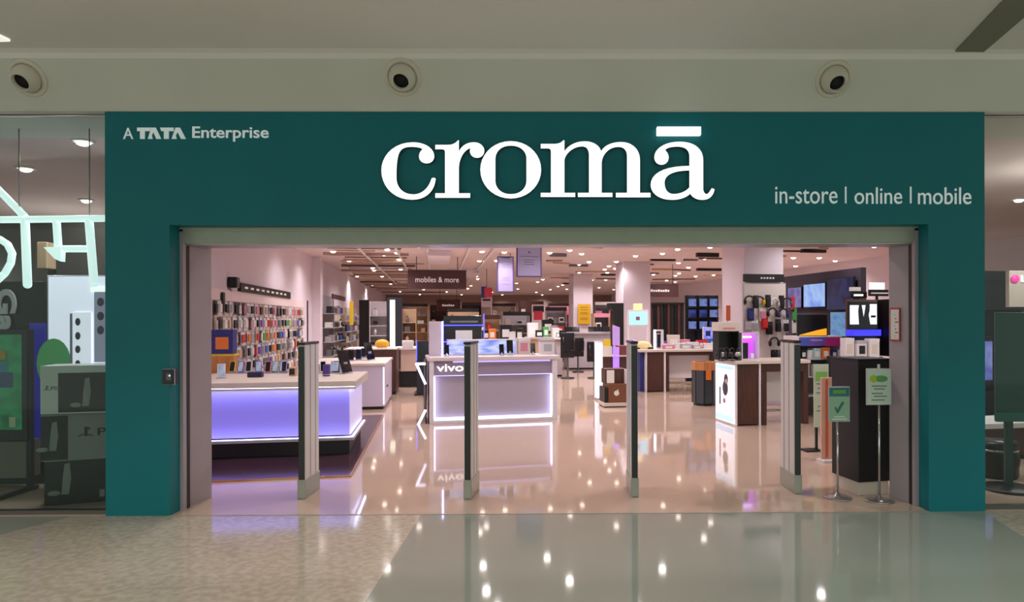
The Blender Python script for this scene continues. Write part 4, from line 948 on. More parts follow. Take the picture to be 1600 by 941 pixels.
def tower(px0, px1, pytop, d, label, material, name='display_tower', strip=None, dep=.6, base_mat=None):
    h = CAM_H-(pytop-500)*d/F_PX; w = m_(px1-px0, d); t = thing(name, label, 'tower', fl(px0, d), PH)
    B('body', material, t, 0, w, 0, dep, .06, h, .008); B('base', base_mat or CHAR, t, -.02, w+.02, -.02, dep+.02, 0, .06, .003)
    if strip: B('light_strip', strip[2], t, m_(strip[0]-px0, d), m_(strip[1]-px0, d), -.02, .0, h*.12, h-.06, .003)
    return t
tower(604, 627, 465, 21.5, 'dark tower with a tall pale green lit strip behind the service counter', mat('slate_laminate', (34, 38, 50), .35), 'display_tower', (609, 617, mat('pale_green_light', (214, 226, 206), .4, emit=(214, 230, 206), es=.8)))
tower(561, 576, 468, 25, 'narrow black tower standing left of the white shelf unit', BLACK)
t = thing('banner_stand', 'tall thin yellow banner near the left wall', 'banner', fl(546, 23.5), PH); h = CAM_H+30*23.5/F_PX; w = m_(6, 23.5)
B('sheet', YEL, t, 0, w, 0, .02, 1.6, h, .002); B('pole', STEEL, t, w/2-.015, w/2+.015, .02, .05, .02, h, 0); B('base', CHAR, t, -.1, w+.1, -.15, .2, 0, .025, .003)
t = thing('cushion', 'mustard rounded pack on the dark walnut cabinet', 'pack', Vector((*fl(597, 16.4).to_2d(), CABZ)), PH); MB().sph((0, 0, .1), .17, 1, .7, .65, 16).build('body', mat('mustard_pack', (226, 164, 30), .5), t); B('base', WHITE, t, -.12, .12, -.08, .08, 0, .02, .004)
t, d_, hz_ = SVC
B('monitor_box', WHITE, thing('till_box', 'small white box on the pale beige service counter', 'box', Vector((*fl(637, 17.4).to_2d(), hz_)), PH), -.14, .14, 0, .2, 0, .2, .01)
unit_px(628, 650, 482, 27, 'beige shelving behind the service counter', 'beige shelving', 5, TAN, [3, 3, 2, 2, 1, 1, 0, 0, 1, 5, 0], None, (1, 2, 3, 4), .5, None, (.5, .7))
unit_px(756, 782, 492, 25, 'shelf of orange goods behind the lettered counter', 'shelf of orange goods', 4, TAN, [2, 2, 1, 1, 2, 0, 0, 0, 8, 4, 0], BROWN, (1, 2, 3), .5)
unit_px(786, 828, 487, 28, 'grey shelving in the far centre right of the orange goods', 'grey far centre shelving', 5, GREYW, [6, 4, 3, 3, 1, 2, 2, 0, 1, 2, 0], CHAR, (1, 2, 3, 4), .5, None, (.45, .6))
unit_px(853, 886, 480, 30, 'dark banded rack in the far centre left of the yellow poster', 'dark banded far rack', 4, GREYW, [9, 5, 3, 3, 0, 1, 0, 0, 0, 1, 0], CHAR, (1, 2, 3), .5, None, (.45, .6))
unit_px(928, 957, 490, 27, 'rose topped rack right of the yellow poster', 'rose topped rack', 4, TAN, [8, 5, 2, 2, 1, 3, 0, 0, 0, 1, 0], PINK, (1, 2, 3), .5, CHAR, (.45, .6))
unit_px(700, 748, 482, 33, 'far dim shelving behind the dark neon kiosk', 'far dim shelving', 5, TAN, [5, 5, 2, 2, 1, 1, 1, 1, 1, 4, 0], CHAR, (2, 3, 4), .5, None, (.7, .9))
for i, (a, b, py, d_, nm, bd, hd) in enumerate(((628, 668, 474, 38, 'tan', TAN, CHAR), (672, 716, 476, 41, 'brown', BROWN, None), (722, 752, 472, 37, 'charcoal', CHAR, MAROON), (768, 806, 474, 40, 'cream', OFFW, CHAR), (812, 850, 470, 36, 'umber', BROWN, None), (858, 890, 474, 39, 'rose', PINK, CHAR), (930, 966, 472, 36, 'grey', GREYD, WHITE))):
    unit_px(a, b, py, d_, '%s back shelving, %s from left of the far row' % (nm, ORD[i+1]), '%s back shelving' % nm, 5, bd, [7, 5, 3, 4, 2, 2, 1, 2, 2, 3, 1], hd, (2, 3, 4), .5, None, (.7, 1.0))
# framed poster stand, laptops on tables, basket stack in the far centre
t = thing('poster_stand', 'white framed stand with a black and red picture in the far centre', 'poster stand', fl(831, 27), PH); zz = lambda py: CAM_H-(py-500)*27/F_PX
B('frame', WHITE, t, 0, m_(21, 27), 0, .04, zz(545), zz(476), .004); B('dark_block', BLACK, t, m_(2, 27), m_(19, 27), -.006, 0, zz(488), zz(478), 0); B('red_block', mat('crimson_print', (206, 60, 84), .5), t, m_(3, 27), m_(17, 27), -.008, -.002, zz(500), zz(486), 0); B('post', STEEL, t, m_(9, 27), m_(12, 27), .04, .07, 0, zz(500), 0); B('base', CHAR, t, m_(2, 27), m_(19, 27), -.2, .25, 0, .03, .003)
def table(px0, px1, py_top, d, label, top, body):
    h = CAM_H-(py_top-500)*d/F_PX; w = m_(px1-px0, d); t = thing('display_table', label, 'table', fl(px0, d), PH)
    B('table_top', top, t, 0, w, 0, .9, h-.05, h, .004); B('pedestal', body, t, .08, w-.08, .1, .8, .06, h-.05, .004); B('foot', CHAR, t, .1, w-.1, .12, .78, 0, .06, 0)
    return t, h, w
def laptop(loc, label, s=1.0, scr=SCREEN, group='open laptops on the far tables'):
    t = thing('laptop', label, 'laptop', loc, PH, group); B('keyboard_base', SILV, t, -.2*s, .2*s, 0, .26*s, 0, .02, .004)
    T = Matrix.Translation((0, .26*s, .02)) @ Matrix.Rotation(math.radians(-14), 4, 'X')
    MB().box(-.2*s, .2*s, 0, .012, 0, .27*s, .003, T).build('lid', BLACK, t); MB().box(-.185*s, .185*s, -.003, 0, .015, .255*s, 0, T).build('screen', scr, t)
t, h, w = table(884, 960, 520, 24, 'long grey table of open laptops in the far centre', GREYW, GREYW)
for i, px in enumerate((890, 901, 927, 938, 949)):
    laptop(Vector((*fl(px, 24.25).to_2d(), h)), 'dark open laptop, %s from left on the long grey far table' % ORD[i+1], .7)
t, h2, w = table(866, 884, 528, 21, 'narrow white table with stacked shelves right of the lettered counter', WHITE, GREYW)
for i, (px, w_, hh, mk) in enumerate(((868.5, .22, .3, WHITE), (873.5, .2, .16, GREYW), (879.5, .22, .22, BLACK))): carton('product_carton', '%s box on the narrow white table beyond the lettered counter' % ('tall white', 'low grey', 'black')[i], 'box', Vector((*fl(px, 21.3).to_2d(), h2)), PH, w_, .2, hh, mk)
t, d = proot('basket_stack', 'stack of red shopping baskets on the far shop floor right of centre', 'baskets', 906, 571)
RB = mat('basket_red', (196, 26, 30), .4)
for k in range(3):
    z = k*.11; w = .26-.0*k
    MB().prism([(-.22, z), (.22, z), (.27, z+.2), (-.27, z+.2)], 0, .34).build('basket', RB, t)
MB().tube([(-.24, .17, .4), (-.2, .17, .5), (.2, .17, .5), (.24, .17, .4)], .012, 8).build('handle', BLACK, t)
def mannequin_stand(px, d, pytop, label):
    h = CAM_H-(pytop-500)*d/F_PX; t = thing('display_rack', label, 'rack', fl(px, d), PH, None)
    MB().lathe([(.2, 0), (.2, .03), (.03, .05), (.03, h*.55)], 16).build('pole', CHAR, t)
    for k in range(4): a = math.pi/4+k*math.pi/2; MB().tube([(0, 0, h*.5+k*.04), (.22*math.cos(a), .22*math.sin(a), h*.62), (.24*math.cos(a), .24*math.sin(a), h*.9)], .02, 8).build('arm', BLACK, t)
    B('panel', BLACK, t, -.22, .2, -.03, .02, h*.45, h, .02)
mannequin_stand(887, 20.5, 520, 'dark pronged rack right of the narrow white table')
mannequin_stand(903, 23, 528, 'dark pronged rack behind the red shopping baskets')
mannequin_stand(928, 20.5, 534, 'dark pronged rack left of the glowing white pillar')
for px, d_, w_px, pyt, nm, top, body, goods in ((742, 19, 34, 531, 'walnut table right behind the dark neon kiosk', BROWN, BROWN, (('white', WHITE, .24, .34), ('black', BLACK, .22, .26), ('orange', ORG, .2, .3))),
        (783, 17.5, 36, 532, 'white table behind the blue lightbox', WHITE, GREYW, (('black', BLACK, .3, .4), ('white', WHITE, .2, .22), ('charcoal', CHAR, .2, .3))),
        (826, 20, 34, 527, 'grey table right of the blue lightbox', GREYW, TAN, (('white', WHITE, .3, .42), ('black', BLACK, .24, .2), ('green', GRN, .16, .3))),
        (850, 24, 32, 522, 'tan table in the far centre', TAN, TAN, (('black', BLACK, .4, .5), ('silver', SILV, .26, .3), ('red', RED, .2, .26)))):
    t, h, w = table(px, px+w_px, pyt, d_, nm, top, body)
    for i, (kn, mk, w_, hh) in enumerate(goods): carton('product_carton', '%s box, %s from left on the %s' % (kn, ORD[i+1], nm), 'box', Vector((*fl(px+w_px*(.2+.3*i), d_+.25).to_2d(), h)), PH, w_, .22, hh, mk)
# dark slatted backdrop and the grid of small screens right of centre
h = CAM_H+27*20.5/F_PX; w = m_(52, 20.5)
t = thing('slatted_display', 'dark brown slatted display wall under the right hanging sign', 'display', fl(1020, 20.5), PH)
B('back_panel', mat('umber_panel', (58, 34, 30), .5), t, 0, w, .1, .2, 0, h, .003)
for k in range(9): x = .04+k*w/9.2; B('slat', (BLACK, BROWN, CHAR)[k % 3], t, x, x+.09, .04, .1, .1, h-.05, .004)
B('header', CHAR, t, 0, w, .0, .12, h-.06, h, .003)
def tv(loc, rz, w, h, scr, label, group=None, name='television', legs=True, feetz=None):
    t = thing(name, label, 'television', loc, rz, group)
    B('bezel', BLACK, t, -w/2, w/2, 0, .05, 0, h, .006); B('screen', scr, t, -w/2+.014, w/2-.014, -.004, .0, .02, h-.014, 0); B('back_box', CHAR, t, -w*.3, w*.3, .05, .09, h*.2, h*.8, .01)
    return t
SCA = ramp_screen('screen_sky', (96, 120, 220), (150, 170, 240), (70, 84, 190), .55, (1, 1, 1), 1.0); SCB = ramp_screen('screen_dusk', (30, 34, 80), (62, 72, 150), (24, 26, 60), .8, (1, 1, 1), 4.0)
t = thing('screen_rack', 'dark rack holding a grid of small screens on the right of the far aisles', 'rack', fl(1073, 18.5), PH)
zz = lambda py: CAM_H-(py-500)*18.5/F_PX
B('back_panel', mat('ink_panel', (24, 26, 38), .5), t, 0, m_(51, 18.5), .1, .16, 0, zz(462), .003)
for x in (0, 17, 34, 50): B('upright', BLACK, t, m_(x, 18.5), m_(x, 18.5)+.05, .02, .1, 0, zz(462), 0)
for py in (481, 498, 516): B('shelf', CHAR, t, 0, m_(51, 18.5), -.12, .1, zz(py)-.02, zz(py), 0)
for r, py in enumerate((480.5, 497.5, 515.5)):
    for c, px in enumerate((1082, 1099, 1115)):
        q = fl(px, 18.4, zz(py)); tv(Vector((q.x, q.y, zz(py)+.001)), PH, m_(14, 18.5), m_(13.2, 18.5), (SCA, SCB, SCA, SCB, SCA)[(r+2*c) % 5],
           'small lit screen, %s column of the %s row in the dark screen rack' % (('left', 'middle', 'right')[c], ('top', 'middle', 'bottom')[r]), 'screens in the dark rack')
# ------------------------------------------------------------------ pegboard column and its hanging headphones
d = 13.9; zz = lambda py: CAM_H-(py-500)*d/F_PX
q = fl(1163, d); colw = m_(70, d)
t = thing('pegboard', 'white pegboard on the near pillar hung with headphones', 'pegboard', q, PH)
B('board', mat('cool_pegboard', (216, 206, 202), .6, vary=.04, vscale=18), t, 0, colw, .0, .05, .9, zz(443), .004); B('header', CHAR, t, -.01, colw-.05, -.03, .05, zz(441), zz(429), .004)
for k in range(5): B('print_mark', SOFTW, t, colw*(.38+.07*k), colw*(.42+.07*k), -.036, -.03, zz(436.5), zz(434), 0)
B('side_rail', SILV, t, -.02, .0, -.02, .05, .9, zz(443), 0)
COLT = t
def hp_loc(px, py, dy=-.02): q_ = at_pl(px, py, q+VV*dy, VV); return q_
def ring(parent, r, m1, m2):
    MB().tube([(r*math.cos(a), 0, r*math.sin(a)) for a in [math.pi*(k/10) for k in range(11)]], .018, 8).build('headband', m1, parent)
    for s in (-1, 1): MB().sph((s*r, 0, -.02), r*.6, .6, .6, 1.15, 12).build('ear_cup', m2, parent)
    MB().cyl((0, .1, r), (0, -.02, r), .006, n=6).build('hook', CHROME, parent)
HP0 = {}
for i, (px, py, mk, kd, lab) in enumerate(((1171, 470, BLACK, 'hp', 'black headphones at the upper left of the pillar pegboard'), (1187, 471, YEL, 'hp', 'black and yellow headphones on the top row of the pillar pegboard'),
    (1211, 474, WHITE, 'hp', 'white headphones on the top row of the pillar pegboard'), (1230, 473, GREYD, 'hp', 'grey headphones at the upper right of the pillar pegboard'),
    (1173, 491, NAVY, 'pk', 'navy pack at the left of the second row on the pillar pegboard'), (1192, 491, PINK, 'pk', 'pink pack in the second row of the pillar pegboard'), (1207, 489, CHAR, 'hp', 'charcoal headphones in the second row of the pillar pegboard'), (1224, 490, NAVY, 'hp', 'navy headphones at the right of the second row on the pillar pegboard'),
    (1180, 509, SILV, 'pk', 'silver pack in the third row of the pillar pegboard'), (1195, 505, RED, 'pk', 'red pack in the third row of the pillar pegboard'), (1202, 512, BLACK, 'pk', 'black pack in the third row of the pillar pegboard'), (1169, 508, GREYW, 'pk', 'pale grey pack at the left of the third row on the pillar pegboard'),
    (1210, 535, CHAR, 'hp', 'charcoal headphones alone in the fourth row of the pillar pegboard'), (1210, 556, BLACK, 'pk', 'black pack, left of two at the bottom of the pillar pegboard'), (1221, 556, GREYD, 'pk', 'grey pack, right of two at the bottom of the pillar pegboard'))):
    lc_ = hp_loc(px, py, -.06)
    if kd == 'hp':
        t = thing('headphones', lab, 'headphones', lc_, PH, 'headphones on the pillar pegboard'); ring(t, .095, BLACK if mk is not WHITE else WHITE, mk)
    else:
        t = thing('accessory_pack', lab, 'pack', lc_, PH, 'packs on the pillar pegboard'); B('card', PAPER if mk in (SILV, PINK) else mk, t, -.075, .075, 0, .006, -.14, .12, 0); B('blister', mk, t, -.055, .055, -.04, 0, -.1, .06, .01); B('hook', CHROME, t, -.005, .005, -.04, .06, .085, .1, 0)
for px, py, mk, lab in ((1181, 471, CHAR, 'charcoal pack between the headphones on the top row of the pillar pegboard'), (1200, 470, BLACK, 'black pack in the top row of the pillar pegboard'), (1221, 471, BLACK, 'black pack at the right of the top row on the pillar pegboard'), (1216, 508, CHAR, 'charcoal pack in the third row of the pillar pegboard, right half'), (1228, 509, PAPER, 'white pack at the right of the third row on the pillar pegboard')):
    t = thing('accessory_pack', lab, 'pack', hp_loc(px, py, -.06), PH, 'packs on the pillar pegboard'); B('card', mk, t, -.06, .06, 0, .006, -.14, .12, 0); B('blister', CHAR, t, -.05, .05, -.04, 0, -.12, .05, .01); B('hook', CHROME, t, -.005, .005, -.04, .06, .085, .1, 0)
t = thing('extinguisher_sign', 'small orange card on the side of the near pillar', 'card', fl(1135, 13.6), PH); q2 = at_d(1139, 500, 13.5)
B('card', mat('amber_card', (206, 96, 50), .5), t, 0, m_(7, 13.6), 0, .02, CAM_H-(502-500)*13.6/F_PX, CAM_H+22*13.6/F_PX, .002); B('post', SILV, t, .03, .05, .02, .04, 0, CAM_H, 0); B('base', CHAR, t, -.06, .16, -.1, .14, 0, .02, .002)
for i, (px, py, mk, lab) in enumerate(((1238.5, 474, RED, 'red tag on the right edge of the pillar pegboard'), (1241.5, 491, GRN, 'green tag on the right edge of the pillar pegboard'), (1241, 511, PAPER, 'white tag on the right edge of the pillar pegboard'))):
    t = thing('edge_tag', lab, 'tag', hp_loc(px, py, -.0), PH, 'tags on the pegboard edge'); B('card', mk, t, -.05, .05, 0, .006, -.13, .13, .002); B('clip', CHAR, t, -.03, .03, -.01, .01, -.17, -.13, .002)
# ------------------------------------------------------------------ screens on the right wall
def wall_tv(px0, px1, pyt, pyb, scr, label, off=.10):
    a = at_pl(px1, pyb, P_R-UV_*off, UV_); b = at_pl(px0, pyb, P_R-UV_*off, UV_)
    pc = (px0+px1)/2; c = at_pl(pc, pyb, P_R-UV_*off, UV_); e = at_pl(pc, pyt, P_R-UV_*off, UV_)
    w = (Vector((a.x, a.y, 0))-Vector((b.x, b.y, 0))).length
    t = tv(Vector((c.x, c.y, c.z)), PH-math.pi/2, w, e.z-c.z, scr, label); return t
wall_tv(1255, 1289, 443, 481, ramp_screen('screen_ice', (120, 160, 246), (176, 206, 255), (150, 184, 250), .85, (1, 1, 1), 6.0), 'pale blue lit television high on the right wall')
wall_tv(1231, 1252, 449, 482, ramp_screen('screen_lilac', (120, 110, 180), (160, 150, 210), (100, 90, 170), .6, (1, 1, 1), 9.0), 'lilac television on the right wall beside the pillar pegboard')
wall_tv(1291, 1333, 434, 485, ramp_screen('screen_night', (28, 32, 66), (46, 54, 100), (24, 26, 50), .7, (1, 1, 1), 2.0), 'large dark blue television high on the right wall')
wall_tv(1297, 1326, 487, 527, ramp_screen('screen_mist', (96, 140, 200), (120, 170, 214), (90, 120, 190), .7, (1, 1, 2), 12.0), 'pale misty blue television low on the right wall')
# promotional unit under them
d = 12.2; zz = lambda py: CAM_H-(py-500)*d/F_PX
pu = thing('promo_unit', 'low shelving unit with a violet and magenta header strip beneath the blue screens', 'shelving', fl(1246, d), PH); w = m_(76, d)
B('top', WHITE, pu, 0, w, 0, .5, zz(528.5), zz(526.5), .003); B('header', PURP, pu, .03, w*.62, -.02, 0, zz(542), zz(529), .003); B('header_end', mat('magenta_strip', (176, 44, 128), .45), pu, w*.62, w-.02, -.022, 0, zz(543), zz(529), .003)
B('header_print', mat('pale_violet_print', (176, 160, 226), .5), pu, w*.28, w*.55, -.024, -.02, zz(534), zz(532), 0); B('header_print', BLUE, pu, w*.08, w*.22, -.024, -.02, zz(541), zz(530), 0)
for x in (0, w-.04): B('side', WHITE, pu, x, x+.04, 0, .5, 0, zz(528.5), .003)
B('back', GREYW, pu, .04, w-.04, .46, .5, 0, zz(528.5), 0)
for py in (562, 590, 620): B('shelf', WHITE, pu, .04, w-.04, 0, .46, zz(py)-.02, zz(py), .002)
q = fl(1270, 12.35); tvb = tv(Vector((q.x, q.y, zz(527.5))), PH, m_(50, 12.35), m_(35, 12.35), BLACK, 'black television with a golden dune picture on top of the promo unit')
w_ = m_(50, 12.35)/2-.02
MB().prism([(-w_, .022), (w_, .022), (w_, .15), (w_*.3, .115), (-w_*.3, .075), (-w_, .03)], -.007, -.004).build('dune_picture', mat('golden_picture', (236, 170, 40), .4, emit=(236, 166, 36), es=.7), tvb)
for i, (px, wpx, hpx, mk, lab) in enumerate(((1256, 9, 14, CHAR, 'charcoal box, leftmost under the violet strip'), (1266, 8, 13, WHITE, 'white box under the left of the violet strip'), (1277, 12, 16, mat('aqua_pack', (176, 206, 206), .5), 'pale aqua box under the middle of the violet strip'), (1291, 13, 17, ORG, 'orange box under the right of the violet strip'), (1304, 9, 14, NAVY, 'dark navy box under the magenta strip'), (1314, 9, 12, OFFW, 'cream box, rightmost under the magenta strip'))):
    q = fl(px, d+.06); carton('product_carton', lab, 'box', Vector((q.x, q.y, zz(562)+.001)), PH, m_(wpx, d), .2, m_(hpx, d), mk, None, 'boxes under the violet strip')
for i, (px, wpx, mk, lab) in enumerate(((1258, 14, WHITE, 'white box on the middle shelf of the promo unit, left'), (1276, 14, GREYW, 'pale grey box on the middle shelf of the promo unit'), (1293, 12, SILV, 'silver box on the middle shelf of the promo unit, right'))):
    q = fl(px, d+.06); carton('product_carton', lab, 'box', Vector((q.x, q.y, zz(590)+.001)), PH, m_(wpx, d), .2, m_(19, d), mk, None, 'boxes on the middle shelf of the promo unit')
# entertainment unit with the suited figure picture
d = 11.4; zz = lambda py: CAM_H-(py-500)*d/F_PX; xx = lambda px, k=.44: (at_d(px, 500, d+k*.97)-eu_p).dot(UV_)
eu_p = fl(1318, d)
eu = thing('television_unit', 'dark unit with a blue glowing ledge behind the black podium', 'unit', fl(1318, d), PH)
B('cabinet', BLACK, eu, 0, xx(1388, 0), 0, .5, 0, zz(560), .006); B('back_panel', mat('chestnut_panel', (104, 66, 46), .5), eu, xx(1328), xx(1391), .44, .5, zz(560), zz(468), .004); B('ledge', mat('blue_glow', (60, 60, 240), .4, emit=(54, 54, 240), es=1.0), eu, xx(1325), xx(1372), .2, .44, zz(527), zz(517), .004); B('side_post', BLACK, eu, xx(1381), xx(1386), .1, .44, zz(560), zz(468), .004); B('ledge_foot', CHAR, eu, xx(1328), xx(1370), .3, .44, zz(560), zz(527), .003)
q = fl(1349, d+.25); et = tv(Vector((q.x, q.y, zz(516.5))), PH, m_(50, d+.25), m_(44, d+.25), mat('screen_black', (12, 12, 18), .15), 'television showing a dark suited figure between two white shapes, behind the podium')
h = m_(44, d+.25); w_ = m_(50, d+.25); SW = mat('screen_white', (226, 228, 245), .3, emit=(214, 218, 245), es=.85)
def rp(x0, x1, z0, z1): return (-w_/2+w_*x0, -w_/2+w_*x1, h*z0, h*z1)
a = rp(.03, .34, .18, .86); MB().prism([(a[0], a[2]), (a[1], a[2]), (a[1]-.015, a[3]-.1), (a[1], a[3]), (a[0], a[3])], -.0065, -.0045).build('picture_shape', SW, et)
a = rp(.68, .96, .18, .9); MB().prism([(a[0]+.03, a[2]), (a[1], a[2]), (a[1], a[3]), (a[0]+.02, a[3]), (a[0]+.02, a[2]+.25), (a[0], a[2]+.16)], -.0065, -.0045).build('picture_shape', SW, et)
a = rp(.44, .57, .45, .86); MB().prism([((a[0]+a[1])/2, a[2]), (a[1], a[3]), (a[0], a[3])], -.0065, -.0045).build('picture_shirt', SW, et)
a = rp(.75, .92, .42, .5); B('picture_mark', SCREEN, et, a[0], a[1], -.0075, -.0064, a[2], a[3], 0)
for i, (px, wpx, hpx, lab) in enumerate(((1327.5, 16, 30, 'white box, leftmost of three beside the dark unit top'), (1347, 17, 26, 'white box with dark print, middle of three on the dark unit'), (1366.5, 17, 29, 'plain white box, rightmost of three on the dark unit'))):
    q = fl(px, d+.05); carton('product_carton', lab, 'box', Vector((q.x, q.y, zz(560))), PH, m_(wpx, d), .14, m_(hpx, d), WHITE, GREYW if i == 1 else None, 'white boxes on the dark unit', (OFFW, CHAR, OFFW)[i])
t = thing('signboard', 'bright white block lettering on a dark strip at the top right of the shop', 'sign', fl(1358, 12.6), PH); zz2 = lambda py: CAM_H-(py-500)*12.6/F_PX; wx = lambda a: m_(a-1358, 12.6)
B('board', CHAR, t, wx(1359), wx(1392), 0, .05, zz2(464), zz2(454), .004); B('light_bar', SOFTW, t, wx(1361), wx(1390), -.02, 0, zz2(460.5), zz2(458.5), 0)
for a, b in ((1360, 1365), (1366, 1369), (1370, 1375), (1376, 1379), (1380, 1384)): B('letter_block', LETW, t, wx(a), wx(b), -.02, .03, zz2(453.5), zz2(443+(a % 2)), .004)
B('post', CHAR, t, wx(1374), wx(1377), .05, .09, .0, zz2(454), 0)
t = thing('signboard', 'smaller dim white lettering above a black nameplate left of the bright block lettering', 'sign', fl(1326, 12.8), PH); zz2 = lambda py: CAM_H-(py-500)*12.8/F_PX; wx = lambda a: m_(a-1326, 12.8)
B('board', BLACK, t, wx(1331), wx(1358), 0, .05, zz2(467), zz2(457), .004); B('nameplate_print', LETW, t, wx(1335), wx(1351), -.008, 0, zz2(464), zz2(461), 0)
for a, b in ((1328, 1332), (1333, 1337), (1338, 1341), (1342, 1346)): B('letter_block', SOFTW, t, wx(a), wx(b), -.02, .02, zz2(456), zz2(450), .003)
B('post', CHAR, t, wx(1343), wx(1346), .05, .09, 0, zz2(457), 0)
# ------------------------------------------------------------------ things on the violet-lit counter
CTZ = lc.location.z + .967
def onl(px, py): q = at_z(px, py, CTZ); return q
t = carton('product_carton', 'large navy carton with orange patches on a honey wood riser, left counter', 'box', at_z(347, 583, CTZ)+Vector((0, 0, .28)), PH, .30, .22, .36, NAVY, NAVY, None, ORG)
def tablet(loc, rz, s, label, back=BLACK, tilt=-20, name='tablet', scr=None, w=.17, h=.25):
    t = thing(name, label, name, loc, rz, None); T = Matrix.Translation((0, 0, .02)) @ Matrix.Rotation(math.radians(tilt), 4, 'X')
    MB().box(-w/2*s, w/2*s, -.006, .006, 0, h*s, .004, T).build('housing', back, t); MB().box(-w/2*s+.01, w/2*s-.01, -.0085, -.0055, .012, h*s-.012, 0, T).build('screen', scr or SCREEN, t)
    MB().prism([(-.05*s, 0), (.05*s, 0), (.03*s, h*.5*s), (-.03*s, h*.5*s)], .03, .045).box(-.07*s, .07*s, -.03, .1*s, 0, .012, .003).build('stand', SILV, t); return t
ICE = ramp_screen('screen_pale', (190, 200, 240), (226, 226, 246), (170, 190, 230), .5, (2, 2, 2), 3.3)
rs_ = thing('riser', 'honey wood riser carrying the large navy carton on the left counter', 'riser', at_z(347, 583, CTZ), PH); B('block', WOOD, rs_, -.16, .16, 0, .24, 0, .25, .004); B('lip', YEL, rs_, -.17, .17, -.01, .25, .25, .28, .003)
tablet(onl(346, 592), PH+.3, .9, 'white phone on a clear stand at the left end of the violet-lit counter', WHITE, -12, 'phone', ICE, .11, .2)
t = thing('speaker', 'dark navy block speaker lying on the violet-lit counter', 'speaker', onl(398, 590), PH); B('body', NAVY, t, -.1, .1, 0, .09, .0, .075, .012); B('grille', CHAR, t, -.085, .085, -.004, .0, .012, .062, .002); B('foot', BLACK, t, -.08, .08, .01, .08, -.0, .004, 0)
t = thing('speaker', 'deep violet upright speaker right of the first gate on the violet-lit counter', 'speaker', onl(510, 588), PH); MB().lathe([(.045, 0), (.05, .012), (.05, .15), (.044, .165), (.0001, .168)], 20).build('body', mat('violet_cloth', (74, 56, 124), .7), t); MB().lathe([(.051, .02), (.051, .028)], 20).build('band', SILV, t)
tablet(onl(543, 584), PH+1.05, 1.35, 'large black tablet leaning on a white stand at the right end of the violet-lit counter', BLACK, -18)
t = thing('cup', 'small grey cube with a dark front left of the first gate on the violet-lit counter', 'device', onl(457, 588), PH); B('body', TAN, t, -.05, .05, 0, .1, 0, .125, .006); B('front', BLACK, t, -.042, .03, -.004, 0, .02, .105, .003)
for i, (px, py, kind, mk) in enumerate((px_, max(py_, 583.5), k_, m__) for px_, py_, k_, m__ in ((375, 584, 'lilac', PURP), (388, 575, 'white', WHITE), (404, 577, 'violet', PURP), (418, 584, 'rose', PINK), (429, 576, 'olive', mat('olive_card', (166, 168, 110), .5)), (443, 578, 'lavender', mat('lavender_card', (176, 162, 214), .5)), (441, 566, 'deep blue', BLUE), (505, 574, 'white', WHITE), (520, 576, 'silver', SILV), (362, 573, 'mustard', YEL), (525, 566, 'black', BLACK))):
    tablet(onl(px, py), PH+random.uniform(-.3, .3), 1.0, '%s phone on a stand, %s of the gadgets along the violet-lit counter' % (kind, ORD[i+1]), mk, -16, 'phone', (ICE, SCREEN)[i % 2], .085, .165)
t2, d2, hz2 = C2
tablet(Vector((*at_z(580, 563, hz2).to_2d(), hz2)), PH+1.0, 1.5, 'black tablet leaning at the right end of the second white counter', BLACK, -18)
for i, (px, py, mk, kn) in enumerate(((560, 563, BLUE, 'blue'), (548, 564, BLACK, 'black'), (568, 560, WHITE, 'white'))): tablet(Vector((*at_z(px, py, hz2).to_2d(), hz2)), PH, 1.2, '%s phone on a stand on the second white counter' % kn, mk, -14, 'phone', None, .1, .18)
# ------------------------------------------------------------------ left shop window
TUBE = mat('neon_white_tube', (240, 252, 252), .4, emit=(226, 246, 248), es=1.05)
NY = .55; nd = NY+CAM_D
o0 = at_y(43, 446, NY)
t = thing('neon_lettering', 'large white tube lettering with a top bar hanging inside the left shop window', 'sign', o0)
def n_(px, py): q = at_y(px, py, NY); return (q.x-o0.x, 0, q.z-o0.z)
r = .034
MB().tube([n_(-60, 344), n_(40, 343), n_(200, 341)], r, 12).build('top_bar', TUBE, t)
MB().tube([n_(-40, 258), n_(39, 339)], r, 12).build('slanting_stroke', TUBE, t)
MB().tube([n_(39, 343), n_(43, 445)], r*1.1, 12).sph(n_(43, 445), r*1.1).build('upright_stroke', TUBE, t)
MB().tube([n_(-14, 371), n_(0, 374), n_(12, 382), n_(19, 396), n_(17, 411), n_(8, 427), n_(-6, 440)], r*.95, 12).build('loop_stroke', TUBE, t)
MB().tube([n_(88, 343), n_(91.5, 392)], r, 12).build('upright_stroke', TUBE, t)
MB().prism([(n_(72, 387)[0], n_(72, 387)[2]), (n_(99, 386)[0], n_(99, 386)[2]), (n_(98, 409)[0], n_(98, 409)[2]), (n_(89, 405)[0], n_(89, 405)[2])], -r, r).build('knot', TUBE, t)
MB().tube([n_(92, 389), n_(142, 389)], r, 12).build('cross_stroke', TUBE, t)
MB().tube([n_(139, 343), n_(147, 443)], r*1.1, 12).sph(n_(147, 443), r*1.1).build('upright_stroke', TUBE, t)
for px in (30, 140): MB().cyl(n_(px, 343), (n_(px, 343)[0], 0, Z_CEIL-o0.z), .006, n=6).build('cord', STEEL, t)
def wbox(nm, mt, par, px0, py0, px1, py1, y, dep, base, bev=.004):
    a, b = at_y(px0, py1, y), at_y(px1, py0, y); return B(nm, mt, par, a.x-base.x, b.x-base.x, y-base.y, y-base.y+dep, a.z-base.z, b.z-base.z, bev)
